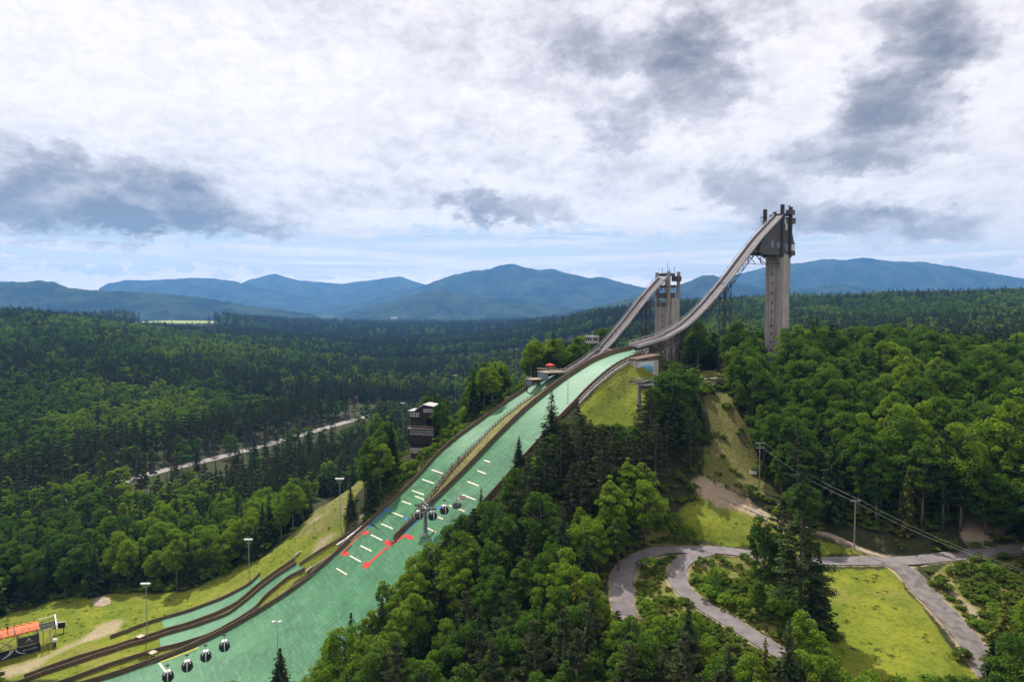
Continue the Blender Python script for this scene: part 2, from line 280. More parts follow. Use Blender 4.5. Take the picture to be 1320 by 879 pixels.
class MB:
    def __init__(s): s.v = []; s.f = []; s.m = []; s.parts = []
    def add(s, vs, fs, mi=0):
        s.parts.append((vs, fs)); k_ = len(s.v); s.v += [tuple(float(c) for c in v) for v in vs]; s.f += [tuple(i+k_ for i in f) for f in fs]; s.m += [mi]*len(fs); return s
    def obox(s, c, ex, ey, ez, mi=0):
        c, ex, ey, ez = (np.asarray(a, float) for a in (c, ex, ey, ez))
        vs = [c+i*ex+j*ey+k_*ez for k_ in (-1, 1) for j in (-1, 1) for i in (-1, 1)]
        return s.add(vs, [(0,2,3,1),(4,5,7,6),(0,1,5,4),(2,6,7,3),(0,4,6,2),(1,3,7,5)], mi)
    def box(s, c, size, rz=0.0, mi=0):
        a = np.array([math.cos(rz), math.sin(rz), 0]); b = np.array([-math.sin(rz), math.cos(rz), 0])
        return s.obox(c, a*size[0]/2, b*size[1]/2, np.array([0, 0, size[2]/2]), mi)
    def beam(s, p, q, wd, ht=None, mi=0):
        p = np.asarray(p, float); q = np.asarray(q, float); d = q-p; L = np.linalg.norm(d); d = d/max(L, 1e-9)
        up = np.array([0, 0, 1.]) if abs(d[2]) < .99 else np.array([0, 1., 0])
        sx = np.cross(d, up); sx /= np.linalg.norm(sx); uz = np.cross(sx, d)
        return s.obox((p+q)/2, sx*wd/2, d*L/2, uz*(ht or wd)/2, mi)
    def tube(s, pts, r, n=8, mi=0, r2=None):
        pts = [np.asarray(p, float) for p in pts]; vs = []; fs = []
        for i, p in enumerate(pts):
            d = pts[min(i+1, len(pts)-1)] - pts[max(i-1, 0)]; d = d/np.linalg.norm(d)
            a = np.cross(d, (0, 0, 1.) if abs(d[2]) < .95 else (1., 0, 0)); a /= np.linalg.norm(a); b = np.cross(d, a)
            R = r if r2 is None else r + (r2-r)*i/(len(pts)-1)
            vs += [p + R*(a*math.cos(2*math.pi*k_/n) + b*math.sin(2*math.pi*k_/n)) for k_ in range(n)]
        for i in range(len(pts)-1):
            for k_ in range(n): fs.append((i*n+k_, i*n+(k_+1) % n, (i+1)*n+(k_+1) % n, (i+1)*n+k_))
        fs += [tuple(range(n))[::-1], tuple((len(pts)-1)*n+k_ for k_ in range(n))]
        return s.add(vs, fs, mi)
    def prism(s, poly, ext, mi=0):
        """poly: 3D outline, pushed along ext"""
        a = [np.asarray(p, float) for p in poly]; n = len(a); e = np.asarray(ext, float)
        return s.add(a+[p+e for p in a], [tuple(range(n))[::-1], tuple(range(n, 2*n))] + [(i, (i+1) % n, n+(i+1) % n, n+i) for i in range(n)], mi)
    def strip(s, A, B, mi=0):
        n = len(A); return s.add(list(A)+list(B), [(i, i+1, n+i+1, n+i) for i in range(n-1)], mi)
    def lathe(s, prof, c=(0, 0, 0), n=12, mi=0, sx=1.0, sy=1.0):
        vs = [(c[0]+r*sx*math.cos(2*math.pi*k_/n), c[1]+r*sy*math.sin(2*math.pi*k_/n), c[2]+z) for r, z in prof for k_ in range(n)]
        fs = [(i*n+k_, i*n+(k_+1) % n, (i+1)*n+(k_+1) % n, (i+1)*n+k_) for i in range(len(prof)-1) for k_ in range(n)]
        return s.add(vs, fs + [tuple(range(n))[::-1], tuple((len(prof)-1)*n+k_ for k_ in range(n))], mi)
    def wall(s, base_pts, ht, th_, mi=0, sink=.5):
        """a board fence of even height that follows base_pts, closed all round"""
        P_ = np.asarray(base_pts, float); d = np.gradient(P_[:, :2], axis=0); d /= np.linalg.norm(d, axis=1)[:, None] + 1e-9
        o = np.stack([-d[:, 1], d[:, 0], 0*d[:, 0]], 1)*th_/2; dn = np.array([0, 0, -sink]); up = np.array([0, 0, ht]); n = len(P_)
        vs = list(P_-o+dn)+list(P_+o+dn)+list(P_-o+up)+list(P_+o+up); fs = []
        for i in range(n-1):
            j = i+1; fs += [(i, j, 2*n+j, 2*n+i), (n+j, n+i, 3*n+i, 3*n+j), (2*n+i, 2*n+j, 3*n+j, 3*n+i), (i, n+i, n+j, j)]
        fs += [(0, 2*n, 3*n, n), (n-1, 2*n-1, 4*n-1, 3*n-1)]
        return s.add(vs, fs, mi)
    def build(s, name, mats, parent=None, smooth=False, label=None):
        me = bpy.data.meshes.new(name); off = np.array(parent['_o'] if parent else (0, 0, 0), float)
        me.from_pydata([tuple(np.array(v)-off) for v in s.v], [], s.f); 
        for m_ in (mats if isinstance(mats, (list, tuple)) else [mats]): me.materials.append(m_)
        if any(s.m): me.polygons.foreach_set('material_index', s.m)
        if smooth: me.polygons.foreach_set('use_smooth', [True]*len(me.polygons))
        me.validate(); o = bpy.data.objects.new(name, me); COL.objects.link(o)
        o['_o'] = [float(v) for v in off]
        if parent: o.parent = parent
        if label: o['label'] = label
        return o
def build_each(mb, name, m, parent):
    """every piece of mb as an object of its own"""
    for p_ in mb.parts:
        q = MB(); q.add(*p_); q.build(name, m, parent)
def tag(o, label, cat, group=None, kind=None):
    o['label'] = label; o['category'] = cat
    if group: o['group'] = group
    if kind: o['kind'] = kind
    return o
def thing(name, label, cat, loc=(0, 0, 0), group=None):
    o = bpy.data.objects.new(name, None); COL.objects.link(o); o.empty_display_size = .5
    o.location = [float(v) for v in loc]; o['_o'] = [float(v) for v in loc]; tag(o, label, cat, group); THINGS.append(o); return o
THINGS = []
def struct(o): o['kind'] = 'structure'; return o
def copy_thing(o, loc, rz=0.0, sc=(1, 1, 1)):
    r = o.copy(); COL.objects.link(r); r.location = [float(v) for v in loc]; r.rotation_euler = (0, 0, rz); r.scale = sc; THINGS.append(r)
    for c in o.children:
        d = c.copy(); COL.objects.link(d); d.parent = r
        for g in c.children:
            e = g.copy(); COL.objects.link(e); e.parent = d
    return r
def grid_mesh(name, X_, Y_, Z_, mats, attr=None, smooth=True, wrap=False):
    n, m_ = X_.shape; v = np.stack([X_, Y_, Z_], -1).reshape(-1, 3); i, j = np.meshgrid(np.arange(n-1), np.arange(m_ if wrap else m_-1), indexing='ij'); j2 = (j+1) % m_
    f = np.stack([i*m_+j, i*m_+j2, (i+1)*m_+j2, (i+1)*m_+j], -1).reshape(-1, 4)[:, ::-1]
    return array_mesh(name, v, f, mats, attr, smooth)
def array_mesh(name, v, f, mats, attr=None, smooth=False, mi=None):
    me = bpy.data.meshes.new(name); f = np.ascontiguousarray(f, np.int32); k_ = f.shape[1]
    me.vertices.add(len(v)); me.vertices.foreach_set('co', np.asarray(v, np.float32).ravel())
    me.loops.add(f.size); me.loops.foreach_set('vertex_index', f.ravel()); me.polygons.add(len(f))
    me.polygons.foreach_set('loop_start', np.arange(0, f.size, k_, dtype=np.int32)); me.polygons.foreach_set('loop_total', np.full(len(f), k_, np.int32))
    if smooth: me.polygons.foreach_set('use_smooth', np.ones(len(f), bool))
    for m_ in mats: me.materials.append(m_)
    if mi is not None: me.polygons.foreach_set('material_index', np.asarray(mi, np.int32))
    me.update(calc_edges=True)
    for nm, a in (attr or {}).items():
        at = me.attributes.new(nm, 'FLOAT_COLOR', 'POINT'); at.data.foreach_set('color', np.asarray(a, np.float32).ravel())
    return me
def link(name, me, parent=None):
    o = bpy.data.objects.new(name, me); COL.objects.link(o)
    if parent: o.parent = parent
    return o
def inpoly(px, py, poly):
    c = np.zeros(np.shape(px), bool); n = len(poly)
    for i in range(n):
        x1, y1 = poly[i]; x2, y2 = poly[i-1]
        k_ = ((y1 > py) != (y2 > py)); c ^= k_ & (px < (x2-x1)*(py-y1)/((y2-y1) if y2 != y1 else 1e-9) + x1)
    return c
def resample(P_, step):
    P_ = np.asarray(P_, float); d = np.r_[0, np.cumsum(np.linalg.norm(np.diff(P_, axis=0), axis=1))]; n = max(2, int(d[-1]/step)+1); t = np.linspace(0, d[-1], n)
    return np.stack([np.interp(t, d, P_[:, i]) for i in range(P_.shape[1])], 1)
def soft(P_, k_=3):
    P_ = np.array(P_, float)
    for _ in range(k_): P_[1:-1] = (P_[:-2]+2*P_[1:-1]+P_[2:])/4
    return P_


# ------------------------------------------------------------------ roadbeds: centre line, width; the ground is levelled to them
ROADDEF = [('road', [(806,800),(804,775),(801,757),(801,740),(812,723),(834,710.5),(870,705.5),(907,707),(938,709),(970,714),(1010,720),(1065,723.5),(1149,723.5),(1185,721),(1221,717),(1294,708.5),(1345,702)], 4.9, 'asphalt', 1.5),
 ('lane', [(925,710),(905,712),(889,718.5),(873,730),(868,741),(873,753),(889,769),(916,786),(947,804),(970,818),(1000,838),(1040,860),(1075,880)], 4.1, 'asphalt', 1.5),
 ('gravel_road', [(1148,725),(1167,735),(1192,763),(1221,792),(1247,821),(1266,850),(1285,879),(1310,915)], 4.6, 'grey_gravel', 1.5),
 ('dirt_track', [(1152,720),(1112,703.5),(1076,690.5),(1054,684.5),(1010,672),(965,655),(935,641)], 2.6, 'dirt_track', 1.5),
 ('highway', [(60,648),(140,626),(200,608.5),(260,595),(330,577),(390,560),(440,545.5),(475,536),(520,524)], 9.0, 'pale_asphalt', 4),
 ('service_road', [(890,501),(905,498.5),(925,498),(945,499)], 4.5, 'pale_paving', 1.5), ('service_road', [(890,488.6),(912,488),(940,487.6)], 2.5, 'pale_paving', 1.5)]
MATS['asphalt'] = ASPH; mat('pale_asphalt', (.30,.27,.255), (.24,.215,.20), .2, .9); mat('pale_paving', (.38,.35,.33), (.3,.27,.25), .4, .9)  # highway asphalt has a paler tone than the near roads
ROADS = []; ROADZ = []
for k_, (nm, pts, width, m_, step) in enumerate(ROADDEF):
    c = soft(resample(HP(pts)[:, :2], step), 8); zc_ = G(c[:, 0], c[:, 1])
    for _ in range(10): zc_[1:-1] = (zc_[:-2]+2*zc_[1:-1]+zc_[2:])/4
    if k_:      # join the level of the road it leaves
        for (c0, w0), z0 in zip(ROADS, ROADZ):
            dd_ = np.hypot(c[:, None, 0]-c0[None, :, 0], c[:, None, 1]-c0[None, :, 1]); j_ = dd_.argmin(1); wv_ = np.clip(1-(dd_.min(1)-w0/2)/8, 0, 1); zc_ = zc_*(1-wv_)+z0[j_]*wv_
    ROADS.append((c, width)); ROADZ.append(zc_)
    sel = (np.hypot(GX-c[:, 0].mean(), GY-c[:, 1].mean()) < np.max(np.hypot(c[:, 0]-c[:, 0].mean(), c[:, 1]-c[:, 1].mean()))+12) & (GY > 60); ii_ = np.where(sel); gx_, gy_ = GX[ii_], GY[ii_]; bz = GZ[ii_].copy()
    for i in range(0, len(gx_), 4000):
        dd_ = np.hypot(gx_[i:i+4000, None]-c[None, :, 0], gy_[i:i+4000, None]-c[None, :, 1]); j_ = dd_.argmin(1); t_ = np.clip((dd_.min(1)-width/2-1.0)/4.0, 0, 1); t_ = t_*t_*(3-2*t_); bz[i:i+4000] = bz[i:i+4000]*t_+(zc_[j_]-.2)*(1-t_)
    GZ[ii_] = bz
# ------------------------------------------------------------------ land cover, seen as plan outlines on the ground
LAWN = [[(826,700),(850,672),(905,640),(985,668),(1050,697),(1130,716),(1010,713),(900,701),(850,704)], [(1000,738),(1060,731),(1152,734),(1200,800),(1262,879),(1050,879),(1040,800)],
        [(744,524),(775,490),(798,470),(806,458),(840,458),(842,497),(836,535),(815,550),(770,545),(745,535)], [(900,478),(936,478),(938,492),(898,490)],
        [(-20,879),(-20,800),(70,772),(160,765),(240,762),(330,722),(372,690),(412,655),(470,608),(478,620),(445,660),(440,711),(332,788),(140,876)], [(806,745),(815,718),(850,712),(868,718),(858,745),(880,775),(1000,850),(960,850),(870,800),(810,790)],
        [(880,735),(890,722),(960,722),(1010,735),(1060,760),(1020,830),(960,805),(900,768)], [(1195,735),(1320,718),(1320,879),(1290,860),(1240,800)],
        [(560,575),(600,545),(650,520),(690,494),(700,496),(690,500),(640,530),(600,560),(560,600),(500,650),(470,660),(500,625)]]
ROUGH = [[(905,508),(938,505),(965,560),(990,645),(905,612),(915,570)], [(880,735),(890,722),(960,722),(1010,735),(1060,760),(1020,830),(960,805),(900,768)], [(806,745),(815,718),(850,712),(868,718),(858,745),(880,775),(1000,850),(960,850),(870,800),(810,790)],
         [(1195,735),(1320,718),(1320,879),(1290,860),(1240,800)], [(380,690),(412,655),(470,608),(478,620),(445,660),(420,690)], [(560,575),(600,545),(650,520),(690,494),(700,496),(640,530),(600,560),(560,600),(500,650),(470,660),(500,625)], [(825,680),(850,665),(905,690),(900,702),(840,702)]]
DIRT = [[(886,622),(905,610),(938,622),(972,644),(992,660),(990,670),(965,668),(932,655),(894,643)], [(-10,879),(-10,868),(60,840),(110,818),(150,796),(170,795),(150,815),(100,835),(50,860),(20,879)], [(119,776),(124,770),(133,768),(142,772),(143,777),(134,782),(122,782)],
        [(1208,742),(1225,745),(1265,790),(1290,830),(1270,815),(1230,770)], [(1240,650),(1300,640),(1310,680),(1265,705),(1230,700)], [(922,552),(929,556),(931,585),(925,598),(921,590)], [(908,508),(936,506),(936,515),(912,517)], [(404,701),(440,678),(470,657),(474,664),(445,689),(402,728),(390,722)], [(395,672),(425,650),(428,654),(402,676)], [(900,664),(930,655),(935,662),(912,670)]]
FIELD = [[(140,413),(165,410),(200,406),(225,408),(275,410),(292,416),(240,417),(190,416)]]
vp = np.stack([GX, GY, GZ], -1).reshape(-1, 3); vx, vy = proj(vp); rv = np.hypot(vp[:, 0], vp[:, 1]); front = (vp[:, 1] > 80)
jx = vx + (fbm(vp[:, 0]/6, vp[:, 1]/6, 3, 11)-.5)*22*np.clip(200/rv, .1, 1); jy = vy + (fbm(vp[:, 0]/6, vp[:, 1]/6, 3, 12)-.5)*14*np.clip(200/rv, .1, 1)
def cover(polys, rmax=330): 
    c = np.zeros(len(vp), bool)
    for p in polys: c |= inpoly(jx, jy, p)
    return (c & front & (rv < rmax)).astype(float)
rdist = np.full(len(vp), 99.)
nearv = np.where(front & (rv < 330))[0]
for c_, wd_ in (ROADS[0], ROADS[1], ROADS[2], ROADS[3]):
    for i in range(0, len(nearv), 6000): q_ = nearv[i:i+6000]; rdist[q_] = np.minimum(rdist[q_], np.hypot(vp[q_, None, 0]-c_[None, :, 0], vp[q_, None, 1]-c_[None, :, 1]).min(1)-wd_/2)
lawn, rough_, dirt = cover(LAWN), cover(ROUGH), np.maximum.reduce([cover([q_])*f_ for q_, f_ in zip(DIRT, (.72, .60, .9, .75, .7, .55, .6, .6, .6, .6))])
def blurg(a):
    a = a.reshape(GX.shape)
    for _ in range(2):
        a = (np.roll(a, 1, 1)+2*a+np.roll(a, -1, 1))/4; a[1:-1] = (a[:-2]+2*a[1:-1]+a[2:])/4
    return a.ravel()
lawn, rough_, dirt = blurg(lawn), blurg(rough_), blurg(dirt)
field = (inpoly(vx, vy, FIELD[0]) & (rv > 1400) & (rv < 4500) & front).astype(float)
dirt = np.clip(dirt+np.clip(1-(rdist-.2)/1.5, 0, 1)*.62, 0, 1)
cov = np.stack([lawn, rough_, dirt, field], -1)
gm = bpy.data.materials.new('ground_cover'); gm.use_nodes = True; t = NT(gm.node_tree); b = t.n['Principled BSDF']
tc = t.node('ShaderNodeTexCoord'); at = t.node('ShaderNodeAttribute', attribute_name='cover'); r_, g_, b_ = t.sep(at.outputs['Color']); a_ = at.outputs['Alpha']
o_ = tc.outputs['Object']; n1 = t.noise(o_, .12, 8, .62); n2 = t.noise(o_, 1.1, 6, .65); n3 = t.noise(o_, .035, 6, .6)
wood = t.mix(t.ramp(n2, .35, .7), (.030, .034, .016), (.055, .060, .022))
far_ = t.mix(t.ramp(t.noise(o_, .012, 9, .65), .35, .65), (.018, .034, .016), (.036, .060, .020))
gp = t.sep(t.node('ShaderNodeNewGeometry').outputs['Position']); wood = t.mix(t.ramp(gp[1], 800, 3000), wood, far_)
grass = t.mix(t.ramp(n1, .35, .65), (.115, .155, .014), (.20, .215, .022)); grass = t.mix(t.ramp(n3, .5, .72), grass, (.23, .20, .055)); grass = t.mix(t.ramp(n2, .45, .7, 0, .75), grass, (.060, .090, .012)); n4 = t.noise(o_, 4.5, 4, .7); grass = t.mix(t.ramp(n4, .5, .75, 0, .6), grass, (.19, .19, .045))
rg = t.mix(t.ramp(n2, .3, .7), (.10, .120, .022), (.20, .175, .06)); rg = t.mix(t.ramp(n1, .52, .68), rg, (.26, .20, .11))
dd = t.mix(t.ramp(n1, .3, .7), (.40, .31, .21), (.28, .22, .14)); dd = t.mix(t.ramp(n2, .55, .75, 0, .6), dd, (.20, .17, .08))
def edge(x): return t.ramp(t.m('ADD', x, t.m('MULTIPLY', t.m('SUBTRACT', n2, .5), .7)), .35, .65)
c = t.mix(edge(r_), wood, grass); c = t.mix(t.m('MULTIPLY', edge(g_), .85), c, rg); c = t.mix(edge(b_), c, dd); c = t.mix(a_, c, (.26, .31, .10))
t.l.new(c, b.inputs['Base Color']); b.inputs['Roughness'].default_value = .95; b.inputs['Specular IOR Level'].default_value = .1
bp = t.node('ShaderNodeBump'); bp.inputs['Strength'].default_value = .5; bp.inputs['Distance'].default_value = .5; t.l.new(n2, bp.inputs['Height']); t.l.new(bp.outputs[0], b.inputs['Normal'])
gr = struct(link('ground', grid_mesh('ground', GX, GY, GZ, [gm], {'cover': cov}, wrap=True)))

# ------------------------------------------------------------------ blue ranges at the horizon
mm = bpy.data.materials.new('wooded_mountainside'); mm.use_nodes = True; t = NT(mm.node_tree); b = t.n['Principled BSDF']
o_ = t.node('ShaderNodeTexCoord').outputs['Object']; n1 = t.noise(o_, .0035, 10, .65); n2 = t.noise(o_, .03, 6, .7)
c = t.mix(t.ramp(n1, .38, .62), (.010, .022, .016), (.058, .078, .034)); c = t.mix(t.ramp(n2, .4, .65, 0, .6), c, (.012, .026, .018))
t.l.new(c, b.inputs['Base Color']); b.inputs['Roughness'].default_value = 1; b.inputs['Specular IOR Level'].default_value = 0
bp = t.node('ShaderNodeBump'); bp.inputs['Strength'].default_value = .8; bp.inputs['Distance'].default_value = 30; t.l.new(n2, bp.inputs['Height']); t.l.new(bp.outputs[0], b.inputs['Normal'])
MT = [(11500, 1500, [(-260,368),(-120,362),(-50,360),(10,363),(40,367),(120,376),(170,374),(300,370),(325,360),(355,353),(385,361),(440,366),(480,361),(515,356),(545,366),(600,378),(700,392)]),
      (10000, 1300, [(100,384),(125,374),(140,366),(165,361),(200,361),(235,359),(270,358),(300,362),(340,371),(400,384),(440,389),(470,378),(500,372),(530,370),(560,380),(600,392),(640,400)]),
      (8600, 1300, [(390,402),(440,396),(470,389),(520,377),(548,368),(575,357),(610,349),(632,347),(645,342),(660,340),(678,345),(695,348),(712,347),(730,352),(745,355),(758,358),(775,357),(800,364),(840,373),(880,384),(940,398)]),
      (9200, 1500, [(800,384),(860,374),(890,362),(905,358),(940,356),(980,346),(1000,341),(1030,339),(1060,334),(1085,335),(1110,332),(1147,337),(1190,338),(1247,347),(1300,356),(1350,366),(1500,372),(1700,360)]),
      (6400, 900, [(420,405),(470,398),(500,391),(530,381),(552,375),(572,373),(596,377),(625,385),(660,384),(700,390),(740,398),(800,404)]),
      (5200, 900, [(-300,372),(-160,360),(-60,367),(0,365),(25,363),(55,362),(72,364),(92,371),(120,374),(160,375),(200,377),(240,381),(280,387),(330,395),(380,402),(430,407)]),
      (6600, 900, [(730,402),(780,394),(810,383),(840,372),(860,370),(885,364),(905,355),(920,355),(945,362),(985,372),(1030,372),(1080,366),(1130,372),(1180,380),(1240,378),(1330,384),(1450,380),(1600,384)]),
      (4300, 600, [(700,404),(755,399),(790,391),(818,384),(850,382),(890,388),(940,394),(1000,400)])]
for k_, (D, dp, prof) in enumerate(MT):
    pr = np.array(prof, float); xs = np.arange(pr[0, 0], pr[-1, 0]+1, 2.0); ys = np.interp(xs, pr[:, 0], pr[:, 1]); q = np.pad(ys, 2, 'edge'); ys = (q[1:-3]+3*q[2:-2]+q[3:-1])/5 + (fbm(xs/9, xs*0+k_, 4, 20+k_)-.5)*1.6
    tt = np.r_[np.linspace(-1, 0, 34), np.linspace(0, 1, 22)[1:]]
    TT, XX = np.meshgrid(tt, xs, indexing='ij'); YY = np.meshgrid(tt, ys, indexing='ij')[1]; dist = D + TT*dp
    rx = (XX-CX)/F; H = CZ + D*(-SS - (YY-CY)/F*CC)/(CC - (YY-CY)/F*SS) ; gx = rx*dist; gy = dist
    fal = np.where(TT < 0, 1-np.abs(TT)**1.15, 1-np.abs(TT)**1.5); sp = (1-fal)*fal*4
    rid = np.abs(fbm(gx/(dp*.42)+k_*7, gy/(dp*.8), 5, 40+k_)-.5)*2
    Zm = -30 + (H+30)*fal - (H+60).clip(20)*rid*.60*sp + (H+60).clip(20)*.10*sp*fbm(gx/160, gy/160, 4, 60+k_)
    fine = (fbm(gx/38, gy/38, 4, 80+k_)-.5)*12; Zm = Zm + fine*np.clip(fal*4, 0, 1)
    e_ = np.clip(np.minimum(XX-xs[0], xs[-1]-XX)/30, 0, 1); Zm = -30 + (Zm+30)*e_
    struct(link('mountain', grid_mesh('mountain', gx, gy, Zm, [mm])))

# ------------------------------------------------------------------ air
hz = MB().box((0, 6000, 362), (26000, 15200, 826)).build('haze', []); hz['kind'] = 'stuff'
hz.data.materials.clear(); hm = bpy.data.materials.new('haze'); hm.use_nodes = True; t = NT(hm.node_tree); t.n.clear()
pv = t.node('ShaderNodeVolumePrincipled'); pv.inputs['Color'].default_value = (.19, .48, 1.0, 1); pv.inputs['Density'].default_value = 7.4e-5; pv.inputs['Anisotropy'].default_value = 0.3
ou = t.node('ShaderNodeOutputMaterial'); t.l.new(pv.outputs[0], ou.inputs['Volume']); hz.data.materials.append(hm)

# ------------------------------------------------------------------ the two landing hills
def mats_between(fa, fb, s0, s1, lift, z_of, nw=9, step=1.0):
    S = np.arange(s0, s1+.01, step); a = np.array([fa(x) for x in S]); c = np.array([fb(x) for x in S]); tt = np.linspace(0, 1, nw)
    Wv = a[None]+(c-a)[None]*tt[:, None]; SS_ = np.broadcast_to(S, Wv.shape); Zv = z_of(SS_, Wv)+lift
    P_ = T0[None, None]+U*SS_[..., None]+N*Wv[..., None]; return P_[..., 0], P_[..., 1], Zv
def hmat():
    m = bpy.data.materials.new('green_plastic_matting'); m.use_nodes = True; t = NT(m.node_tree); b = t.n['Principled BSDF']
    o_ = t.node('ShaderNodeTexCoord').outputs['Object']; mp = t.node('ShaderNodeMapping'); mp.inputs['Rotation'].default_value = (0, 0, -AX); t.l.new(o_, mp.inputs[0])
    sc = t.node('ShaderNodeVectorMath', operation='MULTIPLY'); t.l.new(mp.outputs[0], sc.inputs[0]); sc.inputs[1].default_value = (1.3, .16, .4)
    x = t.sep(mp.outputs[0])[0]
    n1 = t.noise(sc.outputs[0], 1.0, 6, .65); n2 = t.noise(o_, .09, 8, .6); n3 = t.noise(o_, .9, 6, .7)
    wv_ = t.node('ShaderNodeTexWave', wave_type='BANDS', bands_direction='X'); t.l.new(mp.outputs[0], wv_.inputs[0]); wv_.inputs['Scale'].default_value = .42; wv_.inputs['Distortion'].default_value = 1.5; wv_.inputs['Detail'].default_value = 3
    c = t.mix(t.ramp(n2, .32, .66), (.027, .108, .040), (.055, .195, .078)); c = t.mix(t.ramp(n1, .48, .72, 0, .8), c, (.105, .27, .145)); c = t.mix(t.ramp(n3, .55, .8, 0, .6), c, (.04, .15, .075))
    c = t.mix(t.m('MULTIPLY', t.ramp(wv_.outputs['Fac'], .80, 1.0), .6), c, (.04, .15, .08))
    wy = t.node('ShaderNodeTexWave', wave_type='BANDS', bands_direction='Y'); t.l.new(mp.outputs[0], wy.inputs[0]); wy.inputs['Scale'].default_value = .16; wy.inputs['Distortion'].default_value = .6; c = t.mix(t.m('MULTIPLY', t.ramp(wy.outputs['Fac'], .90, 1.0), .7), c, (.03, .11, .045))
    n5 = t.noise(o_, .35, 5, .7); c = t.mix(t.ramp(n5, .54, .70, 0, .7), c, (.10, .215, .10)); c = t.mix(t.ramp(n5, .30, .45, .75, 0), c, (.022, .088, .038))
    at = t.node('ShaderNodeAttribute', attribute_name='paleness'); c = t.mix(t.m('MULTIPLY', t.sep(at.outputs['Color'])[0], .75), c, t.mix(n1, (.105, .255, .145), (.14, .30, .185)))
    t.l.new(c, b.inputs['Base Color']); b.inputs['Roughness'].default_value = .5; b.inputs['Specular IOR Level'].default_value = .35
    bp = t.node('ShaderNodeBump'); bp.inputs['Strength'].default_value = .35; bp.inputs['Distance'].default_value = .2; t.l.new(n3, bp.inputs['Height']); t.l.new(bp.outputs[0], b.inputs['Normal']); return m
HM = hmat()
def paleness(Xg, Yg):  # matting pales towards the hill top and slightly at the outrun, with noise
    s, wv = sw(Xg, Yg); v = np.clip((56 - s)/40, 0, 1)*.9 + np.clip((s-120)/40, 0, .12) + (fbm(s/9, wv/4, 4, 3)-.5)*.5; v = np.clip(v, 0, 1)
    return np.stack([v, v, v, v*0+1], -1).reshape(-1, 4)
def line_on(mb, p, q, wd, mi, lift=.035):
    """a painted bar on the mats between two photo points"""
    a, c = HP([p, q]); d = c-a; L = np.linalg.norm(d[:2]); o = np.array([-d[1], d[0], 0])/L*wd/2; n = 7; A = []; B = []
    for k_ in range(n):
        e = a+d*k_/(n-1)
        for lst, f in ((A, e-o), (B, e+o)): lst.append([f[0], f[1], float(top(f[0], f[1]))+lift])
    mb.strip(A, B, mi)
bigh = thing('landing_hill', 'larger landing hill in green matting, running down from the taller tower to the outrun', 'ski jump', W(0, 0, 84), 'ski jump landing hills')
Xg, Yg, Zg = mats_between(lambda s: (WD+.25 if s < 84.6 else WL+.25), lambda s: wr(s)-.2, -4, 174, 0, lambda s, wv: zb(s), 15)
me = grid_mesh('matting', Xg-bigh.location.x, Yg-bigh.location.y, Zg-bigh.location.z, [HM], {'paleness': paleness(Xg, Yg)}); link('matting', me, bigh)
mb = MB(); pts = [W(s, WD, float(zb(s))) for s in np.arange(-4, 85.5, 1.5)]; mb.wall(pts, 1.7, .28, 0, 1.2); mb.build('side_board', WOOD, bigh)
mb = MB(); pts = [W(s, float(wr(s)), float(zb(s))) for s in np.arange(-3, 174, 1.5)]; mb.wall(pts, .75, .22, 0, 1.0)
for s in np.arange(-2, 60, 2.2):
    p = W(s, float(wr(s))+.55, float(zb(s))-.4); mb.beam(p, p+np.array([0, 0, 1.9]), .14)
mb.build('side_board', WOOD, bigh)
mb = MB(); q = [W(s, float(wr(s))+.75, float(zb(s))+1.5) for s in np.arange(-2, 60, 2)]; mb.tube(q, .07, 5); mb.build('handrail', GALV, bigh)
mb = MB()
BL = [((615,605),(626,610)),((602,617),(616,622)),((596,627),(623,637)),((578,644),(598,652)),((563,665),(572,669)),((549,679),(562,686)),((615,606),(628,611)),((636,591),(628,589)),((506,697),(530,705))]
for p, q in (((624,593),(632,595.5)),((615.5,606.5),(626.5,610.5)),((602.5,620.5),(617,626)),((596,637.5),(613,644)),((579,651),(599,659)),((563,665.5),(571,669)),((549,679.5),(562,686))): line_on(mb, p, q, .34, 0)
for p, q in (((540,668),(522,688)),): line_on(mb, p, q, .5, 2)
for p, q in (((564,653),(568,655)),((552,658),(556,660))): line_on(mb, p, q, 1.0, 2)
line_on(mb, (523,689), (504,702), .9, 1); line_on(mb, (522,690), (532,694), 1.0, 1)
mb.build('distance_marking', [MARKW, MARKR, MARKB, MARKY], bigh)
smallh = thing('landing_hill', 'smaller landing hill in pale green matting, left of the stairs and beside the judges building', 'ski jump', W(15, -22, 75), 'ski jump landing hills')
Xg, Yg, Zg = mats_between(lambda s: float(wl(s))+.25, lambda s: ws(s)-.25, 12.5, 84.6, 0, lambda s, wv: zs(s), 11)
link('matting', grid_mesh('matting', Xg-smallh.location.x, Yg-smallh.location.y, Zg-smallh.location.z, [HM], {'paleness': paleness(Xg, Yg)}), smallh)
mb = MB(); mb.wall([W(s, float(wl(s)), float(zs(s))) for s in np.arange(25, 169, 1.5)], 1.35, .28, 0, 1.5); mb.build('side_board', WOOD, smallh)
mb = MB()
for p, q in (((556,605.2),(571,610.2)),((544,617.5),(559.5,623)),((531,632),(546.5,637.5)),((518,645.8),(530.5,650)),((535,639.2),(547,644)),((505,660),(520,666)),((491.5,675),(506.5,681.3)),((478,689),(493,696.2)),((464.5,703),(479,710.2)),((451,716),(465.5,724)),((433.5,732.2),(447.5,740.5))): line_on(mb, p, q, .34, 0)
line_on(mb, (495,659.5), (471,683), .8, 2); line_on(mb, (495,657), (502,659.5), .9, 2); line_on(mb, (522,668), (527,670), .8, 2)
